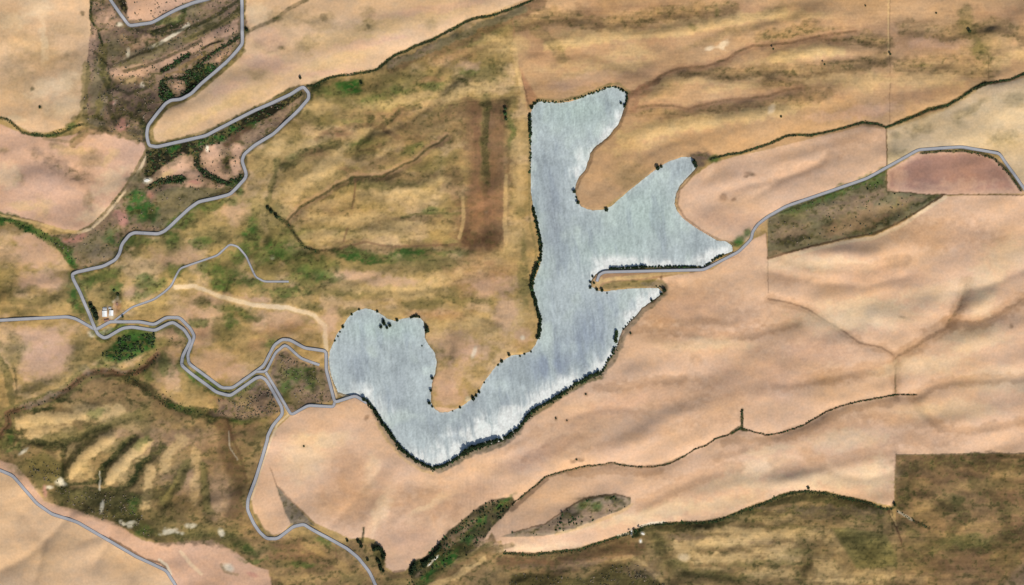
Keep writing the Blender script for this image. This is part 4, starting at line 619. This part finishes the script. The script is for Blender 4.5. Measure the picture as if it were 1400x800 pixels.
row('562,434 569,432 576,434', 3.1, 1.6, 2.4, .4, 'dark tree on the squared northeast corner of the western bay', 'trees on the corner of the western bay', 'dark')
for x, y, r, lab, tn in [
 (525,442,3.4,'largest dark tree of the cluster standing in the water of the western bay','dark'),(521,447,2.6,'dark tree on the left side of the cluster in the western bay','dark'),(529,448,2.4,'dark tree at the bottom of the cluster in the western bay','dark'),
 (533,445,2.8,'round dark tree at the right end of the cluster in the western bay','dark'),(524,438,2.0,'small dark tree topping the cluster in the western bay','dark'),
 (543,438,2.4,'single tree on the north shore of the western bay, right of the tree cluster',None),(516,426,2.1,'small tree on the north shore of the western bay, left of the tree cluster',None),
 (491,423,1.8,'small tree at the very top of the western bay',None),(481,430,2.0,'small tree on the upper left curve of the western bay',None),(469,447,2.5,'largest tree on the left shore of the western bay',None),
 (465,454,1.4,'tiny tree just below the largest one on the left shore of the bay',None),(462,460,1.4,'second tiny tree down the left shore of the bay',None),(458,466,1.7,'lowest tree on the left shore of the western bay',None),
 (584,452,3.8,'broad round dark tree on the east shore of the western bay','dark'),(583,446,2.0,'dark tree touching the broad round one on the bay shore','dark'),(577,473,1.2,'tiny shrubby tree standing in shallows near the broad round tree',None),
 (591,517,2.5,'upper tree on the west side of the long peninsula','dark'),(589,534,2.2,'middle tree on the west side of the long peninsula','dark'),(587,551,2.8,'lowest tree on the west side of the long peninsula, near its tip','dark'),(591,556,1.8,'small tree hugging the left corner of the peninsula tip','dark'),
 (629,557,2.1,'lone dark tree right of the peninsula tip','dark'),(619,562,1.2,'tiny tree under the tip of the long peninsula',None),(647,545,3.3,'thick dark tree on the southeast side of the peninsula','dark'),(651,541,2.4,'dark tree next to the thick one on the peninsula','dark'),(655,536,2.4,'upper dark tree of the trio on the peninsula shore','dark'),
 (662,523,1.5,'tiny tree on the middle of the peninsula east shore',None),(681,499,1.9,'small tree of the pair where the peninsula meets the neck',None),(686,494,2.6,'larger tree of the pair where the peninsula meets the neck','dark'),(696,485,2.4,'dark tree right of the pair at the peninsula neck','dark'),
 (711,487,1.6,'left one of three tiny trees in the shallows below the neck',None),(717,484,1.9,'middle one of three tiny trees in the shallows below the neck',None),(726,481,1.5,'right one of three tiny trees in the shallows below the neck',None),
 (785,262,2.8,'dark tree on the left side of the rounded northern headland','dark'),(790,277,2.8,'dark tree on the lower left curve of the northern headland','dark'),(788,270,1.7,'small tree between the two dark ones on the headland','dark'),(829,287,3.1,'round dark tree under the rounded northern headland','dark'),
 (899,230,3.6,'large round dark tree on the north shore of the eastern arm','dark'),(904,228,2.3,'smaller tree against the large round one on the eastern arm','dark'),(949,222,3.6,'dark tree at the muddy head of the eastern arm','dark'),(951,227,3.0,'dark tree lower on the muddy head of the eastern arm','dark'),
 (810,378,1.9,'tree standing in water just off the road tip','dark'),(807,386,2.0,'upper dark tree left of the road tip','dark'),(807,393,2.4,'lower dark tree left of the road tip','dark'),(812,387,1.9,'brownish dark tree at the sandy road tip','mid'),(816,396,2.3,'dark tree on the south corner of the road spit','dark'),(823,397,2.6,'largest dark tree on the south corner of the road spit','dark'),(830,401,1.3,'tiny tree standing in water south of the road spit',None),
 (908,397,3.2,'dark tree at the closed end of the inlet south of the embankment','dark'),(904,402,2.3,'dark tree on the lower lip of the inlet south of the embankment','dark'),(891,411,2.2,'small dark tree on the shore just southwest of the inlet','dark'),
 (411,107,2.4,'lone dark tree in the tan field above the pointed canal bend','dark'),(849,141,2.0,'dark tree in the shallows of the northeast corner','dark'),
 (475,739,2.2,'lone black-looking tree beside the bare field above the canal','dark'),(490,740,2.8,'upper dark tree of the pair right of the lone one near the canal','dark'),(494,746,3.2,'lower dark tree of the pair near the canal','dark'),(503,765,2.2,'small tree between the canal and the dark grove','dark'),
 (125,418,3.8,'top tree of the black grove west of the white roofed sheds','dark'),(128,424,4.4,'upper middle tree of the black grove west of the sheds','dark'),(131,430,4.4,'lower middle tree of the black grove west of the sheds','dark'),(133,435,3.4,'bottom tree of the black grove west of the sheds','dark'),
 (168,433,1.9,'small round tree by the trackside east of the sheds','mid'),(162,403,2.4,'green tree uphill from the white roofed sheds','mid'),(157,397,2.2,'second green tree uphill from the sheds','green'),
 (691,149,2.8,'top tree of the green upright strip east of the brown plot','green'),(691,156,2.9,'middle tree of the green upright strip east of the brown plot','green'),(692,163,2.6,'bottom tree of the green upright strip east of the brown plot','green'),
 (366,284,2.4,'top dark tree in the short ravine of the central hill','dark'),(371,289,2.9,'middle dark tree in the short ravine of the central hill','dark'),(378,296,2.8,'lowest dark tree in the short ravine of the central hill','dark'),
 (868,728,2.2,'dark tree on the field edge beside the pale stone slabs','mid'),(875,725,2.2,'dark tree on the curved field edge right of the pale slabs','mid'),(865,734,1.9,'small dark tree south of the pale stone slabs','mid'),(861,727,1.6,'small dark tree left of the pale stone slabs','mid'),
 (1105,667,2.4,'green tree poking up from the arched hedge on the southern field edge','mid'),(1014,561,1.5,'tiny tree at the top of the short stalk-like hedge','dark'),
 (1223,690,2.6,'green tree at the corner where four fields meet','mid'),(1217,74,2.0,'lone bush-like tree on the straight fence line in the north','mid'),(1127,88,1.7,'lone tiny tree in the pale northern swale','mid'),(1057,67,1.7,'lone tiny tree beside the brown northern swale','mid'),
 (1183,8,1.4,'lone tiny tree near the top edge of the brown field','mid'),(1280,18,1.5,'lone tiny tree in the northeastern brown field','mid'),(1067,160,1.8,'lone tiny tree beside the bare white scar','mid'),(1325,43,2.6,'round tree in the northeastern brown field','mid'),
 (494,114,2.2,'dark tree at the right end of the bright green patch below the ravine','dark'),(338,42,2.6,'dark tree against the canal in the far north','dark'),(55,147,1.8,'lone small tree in the northwestern tan field','mid'),
 (862,456,1.6,'lone brown bush-like tree on the tan field east of the green clump','mid'),(801,539,1.5,'lone tiny tree in the field below the east point','mid'),(760,572,1.5,'left one of two tiny trees in the field south of the shore row','mid'),(775,575,1.2,'right one of two tiny trees in the field south of the shore row','mid'),
 (788,628,1.6,'lone bush-like tree just above the long dark ditch','mid'),(416,610,1.6,'lone bush-like tree in the round southwestern field','mid')]:
    tree(x, y, r, lab, None, tn)
row('512,750 517,747 522,752 525,758 524,764', 3.4, 2.2, 3.4, .9, 'dark tree in the upper half of the grove right of the canal', 'upper grove right of the canal', 'dark')
row('517,766 521,771 520,777 525,780', 3.4, 2.0, 2.9, .8, 'dark tree in the narrow tail of the grove right of the canal', 'tail of the grove right of the canal', 'dark')
row('563,783 565,775 568,768', 3.6, 2.4, 3.2, .7, 'dark tree on the left side of the grove below the bare field', 'left side of the southern grove', 'dark')
row('577,768 580,775 585,766 592,760 600,750 605,743', 3.8, 2.2, 3.2, 1.0, 'dark tree in the slanting grove at the lower edge of the bare field', 'slanting southern grove', 'dark')
print('TREES', ntree)

# ------------------------------------------------------------------ scrub that nobody could count
ico_v = None
def tufts(name, P, R, mats, seed=3):
    bm = bmesh.new(); bmesh.ops.create_icosphere(bm, subdivisions=1, radius=1)
    bv = np.array([v.co[:] for v in bm.verts]); bf = np.array([[v.index for v in f.verts] for f in bm.faces]); bm.free()
    r = np.random.RandomState(seed); n = len(P); k = len(bv)
    V = bv[None] * (1 + r.uniform(-.35, .35, (n, k, 1))) * R[:, None, None] * r.uniform(.7, 1.3, (n, 1, 3)); V[..., 2] *= .75
    z = height_at(P[:, 0], P[:, 1])
    base = np.stack([wx(P[:, 0]), wy(P[:, 1]), z + R * .3], 1); V = V + base[:, None]
    F = bf[None] + (np.arange(n) * k)[:, None, None]
    fm = np.repeat(r.randint(0, len(mats), n), len(bf))
    o = mesh_np(name, V.reshape(-1, 3), F.reshape(-1, 3), mats, smooth=False, fm=fm); o['kind'] = 'stuff'
    return o
R_ = np.random.RandomState(21)
def along(s, dens, spread):
    p = pts(s).astype(float); L = np.r_[0, np.cumsum(np.linalg.norm(np.diff(p, axis=0), axis=1))]; n = int(L[-1] * dens); d = R_.rand(n) * L[-1]
    q = np.stack([np.interp(d, L, p[:, 0]), np.interp(d, L, p[:, 1])], 1) + R_.normal(size=(n, 2)) * spread
    return q
def within(s, n, thr=.45):
    p = pts(s); lo, hi = p.min(0), p.max(0); q = lo + R_.rand(n * 3, 2) * (hi - lo)
    m = inside(q[:, 0], q[:, 1], p) & (fbm(q[:, 0] / 9, q[:, 1] / 7, 2, 3) > thr); return q[m][:n]
def clear(q):   # keep off the roads and the water
    ok = np.ones(len(q), bool)
    for s in (CANAL, LATERAL, WESTROAD, DAMLOOP, DAMTOE, TRACK, SWROAD, NEROAD): ok &= segd(q[:, 0], q[:, 1], pts(s)) > 3.4
    ok &= (~inside(q[:, 0], q[:, 1], LAKE)) | (segd(q[:, 0], q[:, 1], LAKE, True) < 1.6); return q[ok]
M_SC = [plain('scrub', c, .97, .25, .3, .05) for c in ((.012, .018, .008), (.018, .026, .011), (.036, .046, .02), (.026, .055, .018))]
M_SC2 = [plain('dry_scrub', c, .97, .25, .3, .05) for c in ((.12, .09, .06), (.08, .07, .042), (.17, .13, .09), (.05, .05, .028))]
q = clear(np.concatenate([along(D_L1, 2.0, .9), along(D_L2, 2.6, .7), along(D_L7, 1.2, .45), along(D_L8, 2.2, 1.2), along(D_RAV, .5, 3), along(D_RAV2, .9, 3), along('366,283 380,297 392,305 404,322 415,337 435,344', .8, 1.2),
   along('127,-10 123,15 124,27 131,38 136,52 139,62', 1, .8), along('-12,160 12,164 30,181 62,186 100,174 115,170', .8, 1.3), along('1258,209 1314,206 1357,216 1382,242 1395,260', 1, 1),
   along('1014,560 1014,584', 1.2, .7), along('-12,296 20,303 45,317 75,330 92,345 102,362', .9, 3), along(D_LSE, .8, 1),
   along('497,546 515,566 530,589 548,614 570,632 592,641 615,634 645,616 684,602 702,594 717,577 737,557 765,542 787,526 800,520 821,511 832,493 845,470', 1.5, 1.3), along('729,283 736,318 740,347 731,372 726,394 732,414 739,440 735,463', 1.6, 1.2), along('725,155 724,170 725,186 725,240', .8, .8), along('727,148 738,138 765,140 797,132 838,118 857,127 857,136 853,147', .8, .8), along('834,366 884,365 955,365 990,347', 1.2, .6), along('895,392 905,392', .5, 1)]))
o = tufts('scrub', q, R_.uniform(1.0, 1.0, len(q)) * np.where(segd(q[:, 0], q[:, 1], LAKE, True) < 5, R_.uniform(1.4, 4.2, len(q)), R_.uniform(.8, 2.7, len(q))), M_SC)
o['label'] = 'dark green brush filling the ditches, field edges and ravines'; o['category'] = 'brush'
q = clear(np.concatenate([within(DK1, 380, .3), within(DK2, 600, .3), within(DK3, 130, .3), within(GSTRIP, 480, .45), within(GRASSW, 30, .6), within('140,485 165,460 212,455 212,475 175,493 145,493', 260), within(LENS, 110, .5),
   along('268,212 270,228 285,240 312,251 332,242', 2.2, 2), along('222,97 258,74', 2.5, 1.6), along('266,94 300,67 328,50', 1.5, 1)]))
o = tufts('marsh_brush', q, R_.uniform(1.6, 4.2, len(q)), M_SC, 5)
o['label'] = 'dense dark reeds and bushes growing in the marsh and wet meadows'; o['category'] = 'brush'
q = clear(np.concatenate([within(WET1, 1100), within(WET2, 600), within('298,547 330,535 360,520 378,545 386,562 330,574', 260), within('84,668 190,678 205,732 130,708 68,672', 200), within(BANDDARK, 260), within('378,485 446,505 457,548 398,565', 160), within('38,628 84,632 82,662 42,650', 60), within(GRASSW, 150)]))
o = tufts('dry_brush', q, R_.uniform(1.2, 3.2, len(q)), M_SC2, 9)
o['label'] = 'dry brown and olive sagebrush scattered over the marsh and rough slopes'; o['category'] = 'brush'

# ------------------------------------------------------------------ farm sheds and stones
M_WHITE = plain('white_metal_roof', (.6, .6, .57), .55, .06, .3, .4); M_WALL = plain('shed_wall', (.42, .4, .36), .8, .1, .5)
M_BROWN = plain('rusty_roof', (.2, .11, .08), .8, .25, .4); M_GREYR = plain('grey_roof', (.3, .3, .3), .7, .15, .4); M_DOOR = plain('shed_door', (.12, .12, .13), .7, .1, 1); M_GLASS = plain('window_glass', (.03, .04, .05), .15, .1, 1, .5)
M_STONE = plain('pale_stone', (.55, .52, .45), .9, .15, .2)
def box(x0, x1, y0, y1, z0, z1):
    V = np.array([(x, y, z) for z in (z0, z1) for x, y in ((x0, y0), (x1, y0), (x1, y1), (x0, y1))]); F = np.array([(0, 3, 2, 1), (4, 5, 6, 7), (0, 1, 5, 4), (1, 2, 6, 5), (2, 3, 7, 6), (3, 0, 4, 7)]); return V, F
def join(*parts):
    V, F, n = [], [], 0
    for v, f in parts: V.append(v); F.append(f + n); n += len(v)
    return np.concatenate(V), np.concatenate(F)
def shed(x, y, w, l, h, rot, roofm, label, name='shed'):
    root = bpy.data.objects.new(name, None); C.objects.link(root); root.location = (wx(x), wy(y), float(height_at(x, y)[0])); root.rotation_euler = (0, 0, math.radians(rot))
    root['label'] = label; root['category'] = 'shed'; hw, hl = w / 2, l / 2; rise = w * .16
    # walls with gables
    V = np.array([(-hw, -hl, -2), (hw, -hl, -2), (hw, hl, -2), (-hw, hl, -2), (-hw, -hl, h), (hw, -hl, h), (hw, hl, h), (-hw, hl, h), (0, -hl, h + rise), (0, hl, h + rise)], float)
    me = bpy.data.meshes.new('wall'); me.from_pydata([tuple(v) for v in V], [], [(0, 1, 5, 8, 4), (2, 3, 7, 9, 6), (1, 2, 6, 5), (3, 0, 4, 7)]); me.materials.append(M_WALL)
    o = bpy.data.objects.new('wall', me); C.objects.link(o); o.parent = root
    e = .7; t = .25; sl_ = rise / hw; z0 = h - e * sl_ + .06
    P = [(-hw - e, z0), (0, h + rise + .06), (hw + e, z0), (hw + e, z0 + t), (0, h + rise + t + .06), (-hw - e, z0 + t)]
    V = [(a, -hl - e, b) for a, b in P] + [(a, hl + e, b) for a, b in P]
    me = bpy.data.meshes.new('roof'); me.from_pydata(V, [], [(0, 1, 4, 5), (1, 2, 3, 4), (11, 10, 7, 6), (10, 9, 8, 7)] + [(i, i + 6, (i + 1) % 6 + 6, (i + 1) % 6) for i in range(6)]); me.materials.append(roofm)
    rf = bpy.data.objects.new('roof', me); C.objects.link(rf); rf.parent = root
    v, f = box(-.3, .3, -hl - e, hl + e, h + rise + t - .02, h + rise + t + .22); mesh_np('ridge_cap', v, f, roofm, smooth=False, parent=rf)
    v, f = box(-w * .22, w * .22, -hl - .12, -hl - .01, 0, h * .82); mesh_np('door', v, f, M_DOOR, smooth=False, parent=root)
    for s_ in (-1, 1):
        for k in (-.5, 0, .5):
            v, f = box(s_ * hw, s_ * (hw + .1), k * l * .6 - .8, k * l * .6 + .8, h * .45, h * .75) if s_ > 0 else box(-hw - .1, -hw, k * l * .6 - .8, k * l * .6 + .8, h * .45, h * .75)
            mesh_np('window', v, f, M_GLASS, smooth=False, parent=root)
    return root
shed(143.3, 429, 16, 21, 6, 2, M_WHITE, 'larger white metal roofed shed, west one of the pair beside the canal bend')
shed(152.3, 428, 13.5, 19, 5.5, -3, M_WHITE, 'smaller white metal roofed shed, east one of the pair beside the canal bend')
shed(143.6, 422.2, 8, 14, 3.5, 88, M_GREYR, 'grey roofed low shed behind the larger white shed')
shed(150.6, 421.2, 7, 9, 3.2, 80, M_GREYR, 'small grey roofed hut behind the smaller white shed')
shed(146, 438, 6, 16, 3, 96, M_BROWN, 'rusty brown roofed lean-to in front of the two white sheds')
shed(160.5, 416, 5, 9, 3, 10, M_BROWN, 'little rusty roofed hut standing on the pale yard strip')
def slab(x, y, a, b, h, rot, label, seed):
    r = np.random.RandomState(seed); n = 9; V = []; F = []
    for k, (sc, z) in enumerate(((1, -1.5), (1.02, h * .6), (.8, h))):
        for j in range(n):
            t = j * 2 * math.pi / n; q = sc * r.uniform(.82, 1.1); V.append((a * q * math.cos(t), b * q * math.sin(t), z + r.uniform(-.15, .15)))
    for k in range(2):
        for j in range(n): F.append((k * n + j, k * n + (j + 1) % n, (k + 1) * n + (j + 1) % n, (k + 1) * n + j))
    F.append(tuple(range(2 * n, 3 * n)))
    me = bpy.data.meshes.new('stone_slab'); me.from_pydata(V, [], F); me.materials.append(M_STONE)
    o = bpy.data.objects.new('stone_slab', me); C.objects.link(o); o.location = (wx(x), wy(y), float(height_at(x, y)[0])); o.rotation_euler = (0, 0, math.radians(rot)); o['label'] = label; o['category'] = 'rock'
slab(863.6, 728, 2.6, 8.5, 1.6, 4, 'tall narrow pale stone slab on the southern field edge', 1)
slab(879, 730, 7, 3.6, 1.5, -25, 'curved pale stone slab right of the dark trees on the field edge', 2)
slab(876, 740, 3.5, 5.5, 1.2, -10, 'small pale stone slab lying south of the curved one', 3)
slab(201, 247, 11, 5.5, 2, 8, 'large whitish rock at the west edge of the marsh', 4)
slab(596, 763.5, 2.6, 10, 1.4, -42, 'long pale slab lying slantwise in the green draw', 5)
slab(587, 772, 2, 5, 1.2, -40, 'short pale slab below the long one in the green draw', 6)

# ------------------------------------------------------------------ light, sky, camera
EL, AZ = 43.0, 158.0
sc = bpy.context.scene
wd = bpy.data.worlds.new('World'); sc.world = wd; wd.use_nodes = True; nt = wd.node_tree
sky = nt.nodes.new('ShaderNodeTexSky'); sky.sky_type = 'NISHITA'; sky.sun_disc = False; sky.sun_elevation = math.radians(EL); sky.sun_rotation = math.radians(AZ)
nt.links.new(sky.outputs[0], nt.nodes['Background'].inputs[0]); nt.nodes['Background'].inputs[1].default_value = .09
sun = bpy.data.lights.new('sun', 'SUN'); sun.energy = 4.2; sun.angle = math.radians(.53); sun.color = (1, .955, .89)
so = bpy.data.objects.new('sun', sun); C.objects.link(so); so.rotation_euler = (math.radians(90 - EL), 0, math.radians(180 - AZ)); so.location = (0, -2000, 3000)
cam = bpy.data.cameras.new('camera'); co = bpy.data.objects.new('camera', cam); C.objects.link(co)
HC = 9000.0; co.location = (0, 0, HC); cam.sensor_width = 36; cam.lens = 36 * HC / (1400 * S); cam.clip_start = 10; cam.clip_end = 120000
sc.camera = co
sc.view_settings.view_transform = 'Standard'; sc.view_settings.look = 'None'; sc.view_settings.exposure = .42; sc.view_settings.gamma = 1
